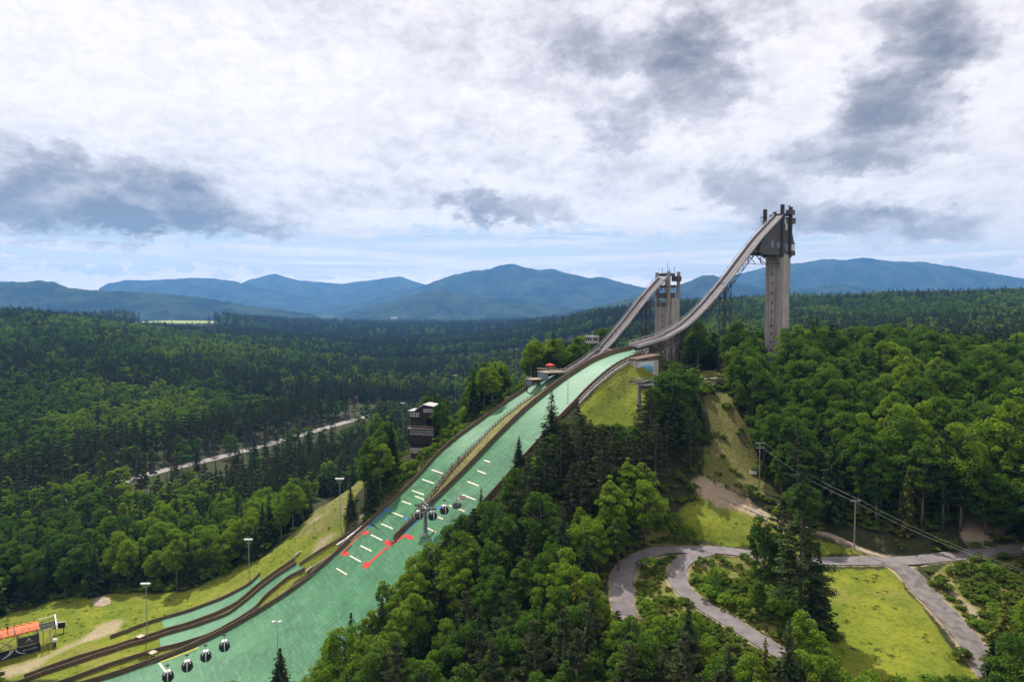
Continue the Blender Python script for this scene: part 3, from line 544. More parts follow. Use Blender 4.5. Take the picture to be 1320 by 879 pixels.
line_on(mb, (468,685), (442,711), .75, 1); line_on(mb, (466,685), (475,687.5), 1.0, 1); line_on(mb, (441,712), (448,714.5), 1.3, 1); line_on(mb, (504,701), (475,726), 1.1, 1); line_on(mb, (497,697.5), (504,701), 1.3, 1); line_on(mb, (469,726.5), (476,729.5), 1.5, 1)
line_on(mb, (207,853), (256,834), .45, 3); line_on(mb, (205,854), (214,866), .5, 0)
mb.build('distance_marking', [MARKW, MARKR, MARKB, MARKY], smallh)
# grass between the hills, and the stairs up it
S = np.arange(12, 85, 1.0); A = [W(s, float(ws(s))+.2, float(zs(s))+.02) for s in S]; B = [W(s, WD-.2, float(zb(s))-.05) for s in S]
gs = mat('dry_grass', (.105, .12, .022), (.19, .165, .055), .35, .95, .5); struct(MB().strip(A, B).build('grass_strip', gs))
st = thing('stairway', 'long wooden stairway with dense post rails climbing between the two landing hills', 'stairs', W(85, WD, 33))
mb = MB()
for s in np.arange(22, 85, .55):
    wv = float(ws(s))+.9; mb.obox(W(s, wv, float(zs(s))+.25), U*.26, N*.7, np.array([0, 0, .06]))
mb.build('steps', mat('grey_boards', (.30, .25, .21), (.20, .16, .13), 2, .85), st)
for dw in (.08, 1.75):
    mb = MB(); S = np.arange(14, 86, 1.3)
    for s in S:
        p = W(s, float(ws(s))+dw, float(zs(s))-.2); mb.beam(p, p+np.array([0, 0, 1.45]), .16)
    for h_ in (.55, 1.2): mb.tube([W(s, float(ws(s))+dw, float(zs(s))-.2+h_) for s in S], .075, 4)
    mb.build('handrail', WOOD, st)
# ------------------------------------------------------------------ roads
for k_, (nm, pts, width, m_, step) in enumerate(ROADDEF):
    c, zc_ = ROADS[k_][0], ROADZ[k_]; d = np.gradient(c, axis=0); d /= np.linalg.norm(d, axis=1)[:, None]; o = np.stack([-d[:, 1], d[:, 0]], 1); tt = np.linspace(-.5, .5, 5)
    wob = 1+.05*np.sin(np.arange(len(c))*1.7)*(m_ != 'asphalt'); P_ = c[:, None]+o[:, None]*tt[None, :, None]*width*wob[:, None, None]; z = np.repeat(zc_[:, None], 5, 1)-np.abs(tt)[None]*.05+[.0, .004, .03, -.012, 0, 0, 0][k_]
    struct(link(nm, grid_mesh(nm, P_[..., 0], P_[..., 1], z, [MATS[m_]])))
def patch(name, pts, m, lift=.16):
    P_ = resample(HP(list(pts)+[pts[0]]), .8); c = P_.mean(0); mb = MB()
    vs = [c+[0, 0, lift]]+[[p[0], p[1], float(G(p[0], p[1]))+lift] for p in P_]; mb.add(vs, [(0, i, i+1) for i in range(1, len(P_))]); return mb.build(name, m)
for q, l_ in (([(882,710),(888,708.5),(891,711),(886,713)], 'pale blue painted patch on the road where the lane forks off'), ([(898,708),(904,707.5),(904,709.2),(899,709.8)], 'shorter blue painted bar in the middle of the asphalt road'), ([(906,707.6),(912,707.6),(912,709.4),(907,709.4)], 'longer blue painted bar farthest along the asphalt road')):
    THINGS.append(tag(patch('road_marking', q, SKYB), l_, 'road marking', 'blue marks painted on the road'))
struct(patch('dirt_circle', [(119,776),(124,770.5),(133,768.5),(142,772),(143,777.5),(134,781.5),(122,782)], TRACKM, .12))

# ------------------------------------------------------------------ jump towers
def shaft_windows(mb, s, wv, half, zlo, zhi, n):
    for z in np.linspace(zlo, zhi, n): mb.obox(W(s+half, wv, z), U*.06, N*.34, np.array([0, 0, .38]))
tw = thing('ski_jump_tower', 'taller grey concrete jump tower with a dark wedge shaped cabin on top', 'tower', W(-75.6, -1.7, 70), 'concrete ski jump towers')
st_, wt = -75.6, -1.7
def profile(s0, w0, hs, hw, z0, z1, mb, rib=True):
    """concrete shaft: a chamfered main core with four corner pilasters"""
    a = np.array([0, 0, z1-z0])
    core = [W(s0+i, w0+j, z0) for i, j in ((-hs+.5, -hw), (hs-.5, -hw), (hs, -hw+.5), (hs, hw-.5), (hs-.5, hw), (-hs+.5, hw), (-hs, hw-.5), (-hs, -hw+.5))]
    mb.prism(core[::-1], a)
    if rib:
        for i in (-1, 1):
            for j in (-1, 1): mb.obox(W(s0+i*(hs-.55), w0+j*(hw-.55), (z0+z1)/2), U*.75, N*.75, a/2)
        mb.obox(W(s0+hs*.1, w0+hw, (z0+z1)/2), U*.35, N*.22, a/2); mb.obox(W(s0+hs, w0+hw*.30, (z0+z1)/2), U*.16, N*.16, a/2)
mb = MB(); profile(st_, wt, 2.75, 3.3, 66, 120.3, mb); mb.build('shaft', CONC, tw)
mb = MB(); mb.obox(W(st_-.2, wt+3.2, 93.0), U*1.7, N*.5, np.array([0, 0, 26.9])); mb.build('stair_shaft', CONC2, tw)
for z in list(np.linspace(76, 92, 6))+list(np.linspace(97.5, 112.5, 5)):
    MB().obox(W(st_+2.76, wt-.4, z), U*.05, N*.3, np.array([0, 0, .42])).build('window', BLACK, tw)
hd = MB(); side = [(-62.0, 119.6), (-60.2, 120.3), (-61.5, 124.4), (-73.2, 134.0), (-74.4, 134.6), (-78.0, 134.6), (-78.0, 119.6)]
hd.prism([W(s, wt-3.5, z) for s, z in side], N*7.0); head = hd.build('cabin', PANEL, tw)
mb = MB()
for s0, s1, z0, z1 in ((-70.2, -74.6, 122.4, 124.6), (-66.8, -68.4, 122.2, 125.0), (-75.2, -77.2, 121.6, 124.0)): mb.obox(W((s0+s1)/2, wt+3.51, (z0+z1)/2), U*abs(s0-s1)/2, N*.05, np.array([0, 0, (z1-z0)/2]))
mb.build('window', mat('cabin_glass', (.10, .11, .14), (.15, .16, .19), 1, .15, spec=.6), head)
mb = MB()
for s_, w_, z1 in ((-72.6, -4.2, 138.2), (-73.0, 3.6, 139.2), (-78.3, -4.2, 137.6), (-77.9, 3.6, 138.6)): mb.obox(W(s_, wt+w_, (z1+119)/2), U*.55, N*.55, np.array([0, 0, (z1-119)/2]))
mb.build('corner_post', STEEL, tw)
mb = MB(); mb.obox(W(-77.2, wt+4.0, 136.4), U*1.5, N*1.0, np.array([0, 0, .9])); mb.obox(W(-78.8, wt+2.2, 133.2), U*1.2, N*2.2, np.array([0, 0, 1.1])); mb.obox(W(-75.8, wt, 135.6), U*2.0, N*3.2, np.array([0, 0, .4]))
mb.obox(W(-79.0, wt+1.9, 120.6), U*1.1, N*2.5, np.array([0, 0, .9])); mb.obox(W(-79.0, wt+1.9, 124.4), U*1.0, N*2.5, np.array([0, 0, .25])); mb.prism([W(-78.1, wt-.5, 129.5), W(-79.8, wt-.5, 124.7), W(-78.1, wt-.5, 124.7)], N*4.6)
build_each(mb, 'upper_deck', PANEL, tw)
mb = MB(); mb.obox(W(-79.0, wt+1.9, 122.8), U*1.0, N*2.4, np.array([0, 0, 1.2])); mb.obox(W(-75.6, wt+3.53, 130.8), U*.5, N*.05, np.array([0, 0, 1.3])); mb.obox(W(-74.9, wt+3.53, 133.0), U*.4, N*.05, np.array([0, 0, 1.0])); gz = mat('bright_glazing', (.62, .66, .70), (.5, .55, .6), 1, .2); build_each(mb, 'glazing', gz, tw)
mb = MB()
for ds, dw, z in ((-72.0, -5.2, 134.8), (-71.6, -4.6, 133.0), (-77, 3.5, 138.6)):
    mb.lathe([(.05, 0), (.55, .12), (.6, .5), (.3, .62)], W(ds, wt+dw, z), 10)
mb.tube([W(-72.2, wt-5.8, 133.5), W(-72.2, wt-5.8, 136.0)], .12, 6); mb.tube([W(-76.2, wt+2, 136), W(-76.2, wt+2, 138.4)], .07, 5); build_each(mb, 'antenna', GALV, tw)

s2, w2 = -38.0, -24.0
tw2 = thing('ski_jump_tower', 'shorter concrete jump tower behind the curved inrun, with bare posts and aerials on top', 'tower', W(s2, w2, 74), 'concrete ski jump towers')
mb = MB(); profile(s2, w2, 3.0, 3.5, 70, 99.5, mb); mb.build('shaft', CONC, tw2)
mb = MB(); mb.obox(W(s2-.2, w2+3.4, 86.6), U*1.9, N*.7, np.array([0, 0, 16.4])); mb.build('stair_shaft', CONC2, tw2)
for z in np.linspace(80, 96, 8): MB().obox(W(s2+3.01, w2+.5, z), U*.05, N*.3, np.array([0, 0, .35])).build('window', BLACK, tw2)
mb = MB()
for s_, w_, z1 in ((2.6, -3.3, 113.2), (2.6, 3.3, 113.4), (-2.6, -3.3, 112.6), (-2.6, 3.3, 113.3)): mb.obox(W(s2+s_, w2+w_, (z1+98)/2), U*.5, N*.5, np.array([0, 0, (z1-98)/2]))
mb.build('corner_post', CONC, tw2)
mb = MB(); mb.obox(W(s2+.4, w2, 100.4), U*2.9, N*2.8, np.array([0, 0, .5])); mb.obox(W(s2+1.0, w2, 104.0), U*2.4, N*2.7, np.array([0, 0, 1.0])); mb.obox(W(s2, w2, 107.6), U*2.0, N*2.7, np.array([0, 0, .5])); mb.obox(W(s2+.8, w2-.2, 112.2), U*2.4, N*2.6, np.array([0, 0, .55])); mb.obox(W(s2-2.4, w2+2.4, 110.6), U*1.2, N*1.5, np.array([0, 0, 1.0])); mb.obox(W(s2-2.8, w2+2.4, 101.5), U*.9, N*1.2, np.array([0, 0, 1.0])); build_each(mb, 'upper_deck', PANEL, tw2)
mb = MB()
for a_, b_, h_ in ((0, 0, 5.2), (1.5, -1.5, 2.6), (-1.5, 2, 3.0), (.5, 1.5, 2.4)): mb.tube([W(s2+a_, w2+b_, 112.5), W(s2+a_, w2+b_, 112.5+h_)], .08, 5)
build_each(mb, 'antenna', STEEL, tw2)

# ------------------------------------------------------------------ inruns
def inrun(th_, prof, wc, half, z_lift, trestles, gr, depth=3.3):
    prof = np.array(prof, float); S = np.arange(prof[0, 0], prof[-1, 0], .8); z = np.interp(S, prof[:, 0], prof[:, 1])
    for _ in range(8): z[1:-1] = (z[:-2]+z[1:-1]*2+z[2:])/4
    z = z+z_lift; pl = np.stack([W(s, wc, zz) for s, zz in zip(S, z)])
    L = [p-N*half for p in pl]; R = [p+N*half for p in pl]; up = np.array([0, 0, 1.])
    mb = MB(); mb.strip(L, R); mb.strip([p-up*.4 for p in R], [p-up*.4 for p in L])
    for o in (-.55, -.28, .28, .55): mb.strip([p+N*half*(o-.06)+up*.09 for p in pl], [p+N*half*(o+.06)+up*.09 for p in pl])
    mb.build('track', TRACK, th_)
    mb = MB(); tl = mat('track_lane', (.27, .24, .25), (.19, .17, .18), 1, .5)
    for o in (-.2, .2): mb.strip([p+N*half*(o-.05)+up*.13 for p in pl], [p+N*half*(o+.05)+up*.13 for p in pl])
    mb.build('ski_lane', tl, th_)
    for sg, h0, h1, m_ in ((1, -.42, .72, RAIL), (-1, -.6, 1.0, RAIL)):
        mb = MB(); a = [p+N*sg*half for p in pl]; o = N*sg*.22
        A0 = [p+up*h0 for p in a]; A1 = [p+up*h1 for p in a]; B1 = [p+up*h1+o for p in a]; B0 = [p+up*h0+o for p in a]
        for q, r in ((A0, A1), (A1, B1), (B1, B0), (B0, A0)): mb.strip(q, r)
        mb.build('side_wall', m_, th_)
    mb = MB(); mb.tube([p-N*(half+.3)+up*1.75 for p in pl], .10, 4)
    for p in pl[::4]: mb.beam(p-N*(half+.3), p-N*(half+.3)+up*1.8, .1)
    mb.tube([p+N*(half+.55)+up*.35 for p in pl], .12, 4); mb.build('handrail', GALV, th_)
    # lattice girder under the deck
    mb = MB(); lo = [p-up*depth for p in pl]
    for sg in (-1, 1):
        a = [p+N*sg*half*.8-up*.5 for p in pl]; c = [p+N*sg*half*.8 for p in lo]; mb.tube(c[::2], .16, 4); mb.tube(a[::2], .16, 4)
        for i in range(0, len(pl)-3, 3): mb.beam(a[i], c[i], .16); mb.beam(a[i], c[i+3], .12); mb.beam(c[i], a[i+3], .12)
    for i in range(0, len(pl), 3): mb.beam(lo[i]+N*half*.8, lo[i]-N*half*.8, .14)
    mb.build('truss', STEEL, th_)
    for s_, hw, hs in trestles:
        zt = float(np.interp(s_, S, z))-1.0; p = W(s_, wc, 0); zg = float(G(p[0], p[1]))-.5; mb = MB(); n = max(2, int((zt-zg)/5))
        cs = [(i*hs, j*hw) for i, j in ((-1, -1), (1, -1), (1, 1), (-1, 1))]
        for i, j in cs: mb.beam(W(s_+i, wc+j, zg), W(s_+i, wc+j, zt), .24)
        for k_ in range(n):
            z0 = zg+(zt-zg)*k_/n; z1 = zg+(zt-zg)*(k_+1)/n
            for a in range(4):
                c, d = cs[a], cs[(a+1) % 4]; mb.beam(W(s_+c[0], wc+c[1], z0), W(s_+d[0], wc+d[1], z1), .11); mb.beam(W(s_+d[0], wc+d[1], z0), W(s_+c[0], wc+c[1], z1), .11); mb.beam(W(s_+c[0], wc+c[1], z1), W(s_+d[0], wc+d[1], z1), .13)
        mb.build('trestle', STEEL, th_)
    return S, z
ir = thing('inrun', 'longer curved inrun sweeping down from the taller tower on dark steel trestles', 'ski jump inrun', W(-30, 0, 74), 'raised ski jump inruns')
pb = [(float(np.dot(onplane(*p, 2.2)-T0, U)), float(onplane(*p, 2.2)[2])) for p in ((1010,275),(982,305),(963,330),(938,363),(918,387),(900,406),(886,418),(858,434),(831,441.5),(820,445))]
Sb, Zb_ = inrun(ir, pb, 0.0, 2.0, -.75, [(-44, 1.6, 1.4), (-20, 1.6, 1.2), (-12, 1.6, 1.2)], None)
mb = MB()   # braced raking struts below the take-off
for a_ in (-1.6, 1.6):
    for s_, z0, s3, z3 in ((-2, 85, -12, 76), (-6, 86, -14, 76.5), (-10, 87.2, -5, 76), (-15, 88.6, -8, 75), (-4, 85.4, -4, 74)): mb.beam(W(s_, a_, z0), W(s3, a_, z3), .2)
mb.build('raking_strut', STEEL, ir)
mb = MB()   # braces from girder to tower shaft
for a_ in (-3, 3):
    for s_, z0, s3, z3 in ((-62, 122, -73, 116), (-64, 123, -73, 119.4), (-67, 119.4, -70, 116.4), (-62, 119.6, -66, 116.4), (-61.5, 116.4, -73.2, 116.2), (-62, 119.4, -61.5, 116.4)): mb.beam(W(s_, a_-1.7, z0), W(s3, a_-1.7, z3), .2)
mb.build('brace', STEEL, ir)
ir2 = thing('inrun', 'shorter straight inrun sloping from the lower tower past the T shaped concrete column', 'ski jump inrun', W(-12, -22, 76), 'raised ski jump inruns')
wi = -21.0
ps = [(float(np.dot(onplane(*p, wi+2)-T0, U)), float(onplane(*p, wi+2)[2])) for p in ((859,356),(831,388),(815,409),(797,431),(783,447),(764,463),(748,474),(735,481),(728,484))]
Ss, Zs_ = inrun(ir2, ps, wi, 2.0, -.5, [(-24, 1.2, 1.2)], None, 2.6)
cl = thing('column', 'stout concrete column with a T shaped crosshead carrying the shorter inrun', 'column', W(-3.5, wi, 74))
zc3 = float(np.interp(-3.5, Ss, Zs_)); MB().obox(W(-3.5, wi+1.4, (zc3-1.6+70)/2), U*1.1, N*1.5, np.array([0, 0, (zc3-1.6-70)/2])).build('shaft', CONC2, cl); MB().obox(W(-3.5, wi+1.0, zc3-1.25+.2), U*1.2, N*4.3, np.array([0, 0, .8])).build('crosshead', CONC, cl)

# ------------------------------------------------------------------ take-off building with the mural, and the yard below it
m0, m1 = onplane(822.5, 467, 10.5), onplane(842.5, 496, 10.5); ms0, ms1 = float(np.dot(m0-T0, U)), float(np.dot(m1-T0, U)); mz1, mz0 = float(m0[2]), float(m1[2]); msc = (ms0+ms1)/2; mh = abs(ms0-ms1)/2
tb = thing('takeoff_building', 'concrete base building under the take-off with a mountain mural on its wall', 'building', W(msc, 7, mz0))
mb = MB(); mb.obox(W(msc-.6, 6.6, (mz1+.4+mz0-2.5)/2), U*(mh+1.5), N*3.8, np.array([0, 0, (mz1+.4-mz0+2.5)/2])); mb.build('wall', CONC2, tb)
mb = MB(); mb.prism([W(ms0+.8, 6.2, mz1+.5), W(ms1-2.6, 6.2, mz1+1.6), W(ms1-2.6, 6.2, mz1+2.2), W(ms0+.8, 6.2, mz1+1.1)], N*4.7); mb.build('roof', mat('brown_fascia', (.16, .10, .075), (.11, .07, .055), 1, .8), tb)
fp = MB(); fp.obox(W(msc, 10.46, (mz0+mz1)/2), U*mh, N*.05, np.array([0, 0, (mz1-mz0)/2])); mu = fp.build('mural', WHITE, tb)
def mural():
    m = bpy.data.materials.new('mountain_mural'); m.use_nodes = True; t = NT(m.node_tree); b = t.n['Principled BSDF']; o_ = t.node('ShaderNodeTexCoord').outputs['Object']
    z = t.sep(o_)[2]; n = t.noise(o_, .55, 4, .6); h = t.m('ADD', z, t.m('MULTIPLY', t.m('SUBTRACT', n, .5), 3.0))
    c = colramp2(t, t.ramp(h, -.2, mz1-mz0+.4, smooth=False), ((0, (.10, .12, .16)), (.22, (.34, .22, .17)), (.42, (.45, .35, .28)), (.55, (.06, .20, .33)), (.72, (.10, .34, .58)), (.86, (.55, .66, .74)), (1, (.05, .28, .58))))
    t.l.new(c, b.inputs['Base Color']); b.inputs['Roughness'].default_value = .5; return m
def colramp2(t, f, stops):
    nd = t.node('ShaderNodeValToRGB'); cr = nd.color_ramp
    while len(cr.elements) < len(stops): cr.elements.new(.5)
    for e, (p, c) in zip(cr.elements, stops): e.position = p; e.color = tuple(c)+(1,)
    t.put(nd.inputs[0], f); return nd.outputs[0]
MB().obox(W(msc, 10.54, (mz0+mz1)/2), U*(mh-.3), N*.03, np.array([0, 0, (mz1-mz0)/2-.35])).build('picture', mural(), mu)
ts_ = thing('scaffold_stair', 'grey metal stair and landing beside the take-off, next to the mural wall', 'stairs', W(3, 6, 76))
mb = MB()
for i in range(16):
    f = i/15; mb.obox(W(-1+8*f, 5.4+2.6*f, 84.6-8*f), U*.3, N*.8, np.array([0, 0, .08]))
mb.build('steps', GALV, ts_); mb = MB()
for o in (-.85, .85):
    a = [W(-1+8*f, 5.4+2.6*f+o, 85.7-8*f) for f in np.linspace(0, 1, 9)]; mb.tube(a, .07, 5)
    for q in a: mb.beam(q, q-np.array([0, 0, 1.2]), .08)
mb.build('handrail', GALV, ts_); mb = MB()
for s_ in (1, 3.5, 6, 8):
    for w_ in (6.4, 9.6):
        p = W(s_, w_, 0); mb.beam([p[0], p[1], float(G(p[0], p[1]))-.3], [p[0], p[1], 83-1.0*max(0, s_-1)], .2)
for s_, z_ in ((1, 82.8), (4.6, 79.5)): mb.obox(W(s_+1.2, 8, z_), U*1.6, N*1.8, np.array([0, 0, .12]))
mb.build('landing', CONC2, ts_)
rw = thing('retaining_wall', 'low concrete retaining wall stepping down along the grass bank under the landing hill', 'wall', W(14, 8, 76))
mb = MB(); S = np.arange(8, 33, 1.5); mb.wall([W(s, float(wr(s))+1.6, float(zb(s))-2.0) for s in S], 1.6, .4, 0, 2.5); mb.build('wall', CONC2, rw)
mb = MB(); mb.tube([W(s, float(wr(s))+1.6, float(zb(s))+.45) for s in S], .08, 5)
for s in S: mb.beam(W(s, float(wr(s))+1.6, float(zb(s))-.5), W(s, float(wr(s))+1.6, float(zb(s))+.45), .09)
mb.build('handrail', GALV, rw)

# ------------------------------------------------------------------ coaches' deck with the red parasol, small white hut
cd = thing('coaches_deck', 'timber coaches deck with blue and white screens beside the knoll', 'deck', W(19, -24.5, 74))
pz = 76.6
mb = MB(); mb.obox(W(17.5, -23.6, pz-.2), U*4.2, N*3.4, np.array([0, 0, .18])); mb.obox(W(24.0, -25.2, pz-2.6), U*2.6, N*2.2, np.array([0, 0, .18])); mb.build('floor', mat('deck_boards', (.38, .32, .27), (.28, .23, .2), 2, .8), cd)
mb = MB()
for s_ in (13.6, 17.5, 21.4, 22, 26.3):
    for w_ in (-26.6, -20.6): 
        if s_ > 21.9 and w_ > -22: continue
        p = W(s_, w_, 0); mb.beam([p[0], p[1], float(top(p[0], p[1]))-.5], [p[0], p[1], pz-.3-(2.3 if s_ > 21.5 else 0)], .28)
build_each(mb, 'post', BROWN, cd)
mb = MB()
for s_, hs, w_, hw, z_, hh in ((21.5, .06, -23.6, 3.3, pz-1.8, 1.4), (26.4, .06, -25.2, 2.1, pz-3.6, 1.0)): mb.obox(W(s_, w_, z_), U*hs, N*hw, np.array([0, 0, hh]))
mb.build('screen', mat('slate_blue_screen', (.10, .14, .21), (.16, .20, .27), .8, .7), cd)
mb = MB()
for w_ in (-26.9, -20.3): mb.tube([W(s, w_, pz+1.0) for s in (13.4, 21.6)], .07, 5); [mb.beam(W(s, w_, pz-.2), W(s, w_, pz+1.0), .09) for s in np.arange(13.5, 21.7, 1.35)]
mb.tube([W(21.6, -26.9, pz+1.0), W(21.6, -20.3, pz+1.0)], .07, 5); mb.build('railing', WOODL, cd); mb = MB(); mb.tube([W(26.4, -27.2, pz-1.6), W(26.4, -23.2, pz-1.6)], .07, 5); [mb.beam(W(26.4, w_, pz-2.5), W(26.4, w_, pz-1.6), .09) for w_ in (-27.2, -25.9, -24.5, -23.2)]
mb.build('railing', WOODL, cd)
pa = thing('parasol', 'red parasol standing open on the coaches deck', 'parasol', W(17.8, -24.4, pz))
MB().tube([W(17.8, -24.4, pz-.02), W(17.8, -24.4, pz+2.7)], .06, 6).build('pole', GALV, pa); MB().lathe([(1.75, 0), (1.7, .08), (.9, .42), (.08, .72), (.02, .75)], W(17.8, -24.4, pz+2.1), 8).build('canopy', mat('red_canvas', (.62, .05, .045), (.5, .04, .04), 2, .8), pa)
hut = thing('judges_hut', 'small white hut with dark windows on stilts behind the shorter inrun', 'hut', W(-3, -30, 76))
p0 = atD(763, 438, 256); mb = MB(); a = math.atan2(-U[1], -U[0]); mb.box(p0, (3.2, 4.4, 2.4), a); mb.build('wall', mat('greyed_white_boards', (.42, .40, .38), (.33, .31, .30), 1.5, .8), hut)
mb = MB(); mb.box(p0+[0, 0, 1.3], (3.8, 5.0, .2), a); mb.build('roof', ROOF, hut); mb = MB()
for k_ in (-1.3, 0, 1.3): mb.box(p0+U*1.62+N*k_+[0, 0, .25], (.06, .95, 1.0), a)
mb.box(p0+N*2.22+[0, 0, .25], (2.0, .06, 1.0), a); mb.build('window', GLASS, hut); mb = MB()
for i in (-1, 1):
    for j in (-1, 1):
        q = p0+U*1.3*i+N*1.9*j; mb.beam([q[0], q[1], float(G(q[0], q[1]))-.5], q-[0, 0, 1.2], .3)
build_each(mb, 'post', BROWN, hut)

# ------------------------------------------------------------------ judges' building left of the small hill
jb_c = hit(540, 582); jb_c = np.array([jb_c[0], jb_c[1], 0.]); jD = jb_c[1]
jb = thing('judges_building', 'dark stained three storey judges building with rows of white framed windows', 'building', atD(541, 581, jD), None)
def JP(px, py, d=0.0): return atD(px, py, jD+d)
ar = math.radians(-14); ex = np.array([math.cos(ar), math.sin(ar), 0]); ey = np.array([-math.sin(ar), math.cos(ar), 0])
kx = jD/F
bw = 36*kx/2; zb_ = JP(541, 582)[2]; cx = JP(542, 560)+ey*3.4; cx[2] = 0
def J(a, b_, z): return cx+ex*a*bw+ey*b_*3.4+np.array([0, 0, z])
def zpx(y): return JP(542, y)[2]
mb = MB(); mb.obox(J(-.18, 0, (zpx(587)+zpx(572))/2), ex*bw*.62, ey*2.9, np.array([0, 0, (zpx(572)-zpx(587))/2])); mb.obox(J(0, 0, (zpx(572)+zpx(553))/2), ex*bw*.97, ey*3.4, np.array([0, 0, (zpx(553)-zpx(572))/2]))
mb.obox(J(-.30, .15, (zpx(553)+zpx(540))/2), ex*bw*.62, ey*2.2, np.array([0, 0, (zpx(540)-zpx(553))/2])); mb.obox(J(-.04, .15, (zpx(540)+zpx(531))/2), ex*bw*.94, ey*2.8, np.array([0, 0, (zpx(531)-zpx(540))/2])); mb.obox(J(.55, .62, (zpx(553)+zpx(540))/2), ex*bw*.35, ey*1.0, np.array([0, 0, (zpx(540)-zpx(553))/2])); [mb.beam(J(a_, -.75, zpx(552)), J(a_, -.75, zpx(540)), .22) for a_ in (.38, .88)]; mb.obox(J(.34, .15, (zpx(531)+zpx(524.6))/2), ex*bw*.58, ey*2.8, np.array([0, 0, (zpx(524)-zpx(531))/2])); mb.build('wall', BROWN, jb)
mb = MB(); mb.prism([J(-.52, -.75, zpx(529.3)), J(.14, -.75, zpx(521.5)), J(.98, -.75, zpx(523.6)), J(.98, -.75, zpx(524.4)), J(.14, -.75, zpx(522.6)), J(-.52, -.75, zpx(530.4))], ey*6.6)
mb.obox(J(-.74, .1, zpx(530.6)), ex*bw*.28, ey*3.0, np.array([0, 0, .12])); mb.build('roof', mat('pale_roof', (.50, .45, .44), (.40, .36, .35), 1, .7), jb)
def jwin(a, y, wd, h_, yf):
    o = J(a, 0, zpx(y)); o = o-ey*3.4+ey*yf; f = MB()
    f.obox(o, ex*wd, ey*.06, np.array([0, 0, h_])); fr = f.build('window', WHITE, jb)
    g_ = MB(); g_.obox(o-ey*.065, ex*(wd-.14), ey*.03, np.array([0, 0, h_-.16])); g_.build('pane', GLASS, fr)
for a in np.linspace(-.74, .9, 8): jwin(a, 557.6, .42, .78, 0)
for a in np.linspace(-.84, -.26, 4): jwin(a, 535.3, .38, .74, 1.07)
for a in np.linspace(.22, .86, 5): jwin(a, 529.6, .30, .60, 1.07)
mb = MB(); mb.obox(J(.05, -1.12, zpx(552.2)), ex*bw*.98, ey*.7, np.array([0, 0, .1])); mb.build('balcony', mat('balcony_boards', (.34, .27, .25), (.26, .2, .19), 2, .8), jb)
mb = MB(); a_ = [J(k_, -1.28, zpx(548.6)) for k_ in np.linspace(-.9, 1.0, 12)]; mb.tube(a_, .06, 5)
for q in a_: mb.beam(q, q-np.array([0, 0, .85]), .07)
mb.build('railing', WOODL, jb)
MB().obox(J(-.2, -.95, zpx(581)), ex*bw*.6, ey*.9, np.array([0, 0, .9])).build('foundation', CONC2, jb)
fw = thing('footbridge', 'pale timber walkway with handrails linking the judges building to the hill edge', 'walkway', hit(585, 556))
a0, a1, a2 = hit(574, 550)+[0, 0, .5], hit(587, 557)+[0, 0, .6], hit(563, 554)+[0, 0, .6]; mb = MB(); mb.beam(a0, a1, 1.3, .18); mb.beam(a0+np.array([0, 0, .01]), a2, 1.2, .16); mb.build('deck', WOODL, fw); mb = MB()
for q, r in ((a0, a1), (a0, a2)):
    for o in (-.6, .6):
        pts = [q+(r-q)*f+np.array([0, o, 1.0]) for f in np.linspace(0, 1, 5)]; mb.tube(pts, .06, 4); [mb.beam(p, p-np.array([0, 0, 1.4]), .08) for p in pts]
mb.build('handrail', WOODL, fw)

# ------------------------------------------------------------------ poles: floodlights and power lines
POLES = []
def flood(px, py, ytop, label, heads=3, r=.16, name='floodlight_pole', grp='floodlight poles along the hills', cross=2.2):
    p = hit(px, py); h_ = float(atD(px, ytop, p[1])[2]-p[2]); o = thing(name, label, 'light pole', p, grp); POLES.append(([(px-5, ytop-2), (px+5, ytop-2), (px+4, py), (px-4, py)], p[1]))
    MB().tube([p-np.array([0, 0, .5]), p+np.array([0, 0, h_])], r, 8, 0, r*.55).build('pole', GALV, o)
    if heads:
        mb = MB(); mb.beam(p+np.array([-cross/2, 0, h_-.1]), p+np.array([cross/2, 0, h_-.1]), .12); mb.beam(p+np.array([-cross*.35, -.3, h_-.75]), p+np.array([cross*.35, -.3, h_-.75]), .1); mb.build('crossarm', GALV, o)
        for k_ in range(heads):
            x = (k_/(heads-1)-.5)*cross*.95 if heads > 1 else 0
            q = p+np.array([x, -.25, h_+.28]); l_ = MB(); l_.lathe([(.12, -.32), (.42, .0), (.45, .12), (.2, .3)], q, 10); l_.tube([q-np.array([0, 0, .3]), q+np.array([0, .25, -.4])], .05, 4); l_.build('floodlight', WHITE, o)
    return o, p, h_
flood(190, 823, 753, 'tall floodlight pole with six lamps between the two small jump ramps', 5)
flood(321.5, 746, 696, 'floodlight pole at the top of the smallest ramp', 4)
flood(439, 681, 618, 'floodlight pole on the dry grass bank below the judges building', 4)
flood(520, 584, 520, 'floodlight pole right in front of the dark judges building', 3)
flood(587, 545, 484, 'floodlight pole on the treeline between the judges building and the coaches deck', 3)
flood(666, 500, 450, 'floodlight pole farthest up the hill, nearest the coaches deck', 3)
flood(732, 521, 480, 'slim bare mast standing inside the larger hill near the knoll', 0, .10)
flood(358, 846, 802, 'short pole with twin floodlights on the outrun above a lone spruce', 2, .10, cross=1.7)
flood(814.5, 447, 416, 'thin lightning mast at the lip of the taller jump', 0, .09, 'mast', None)
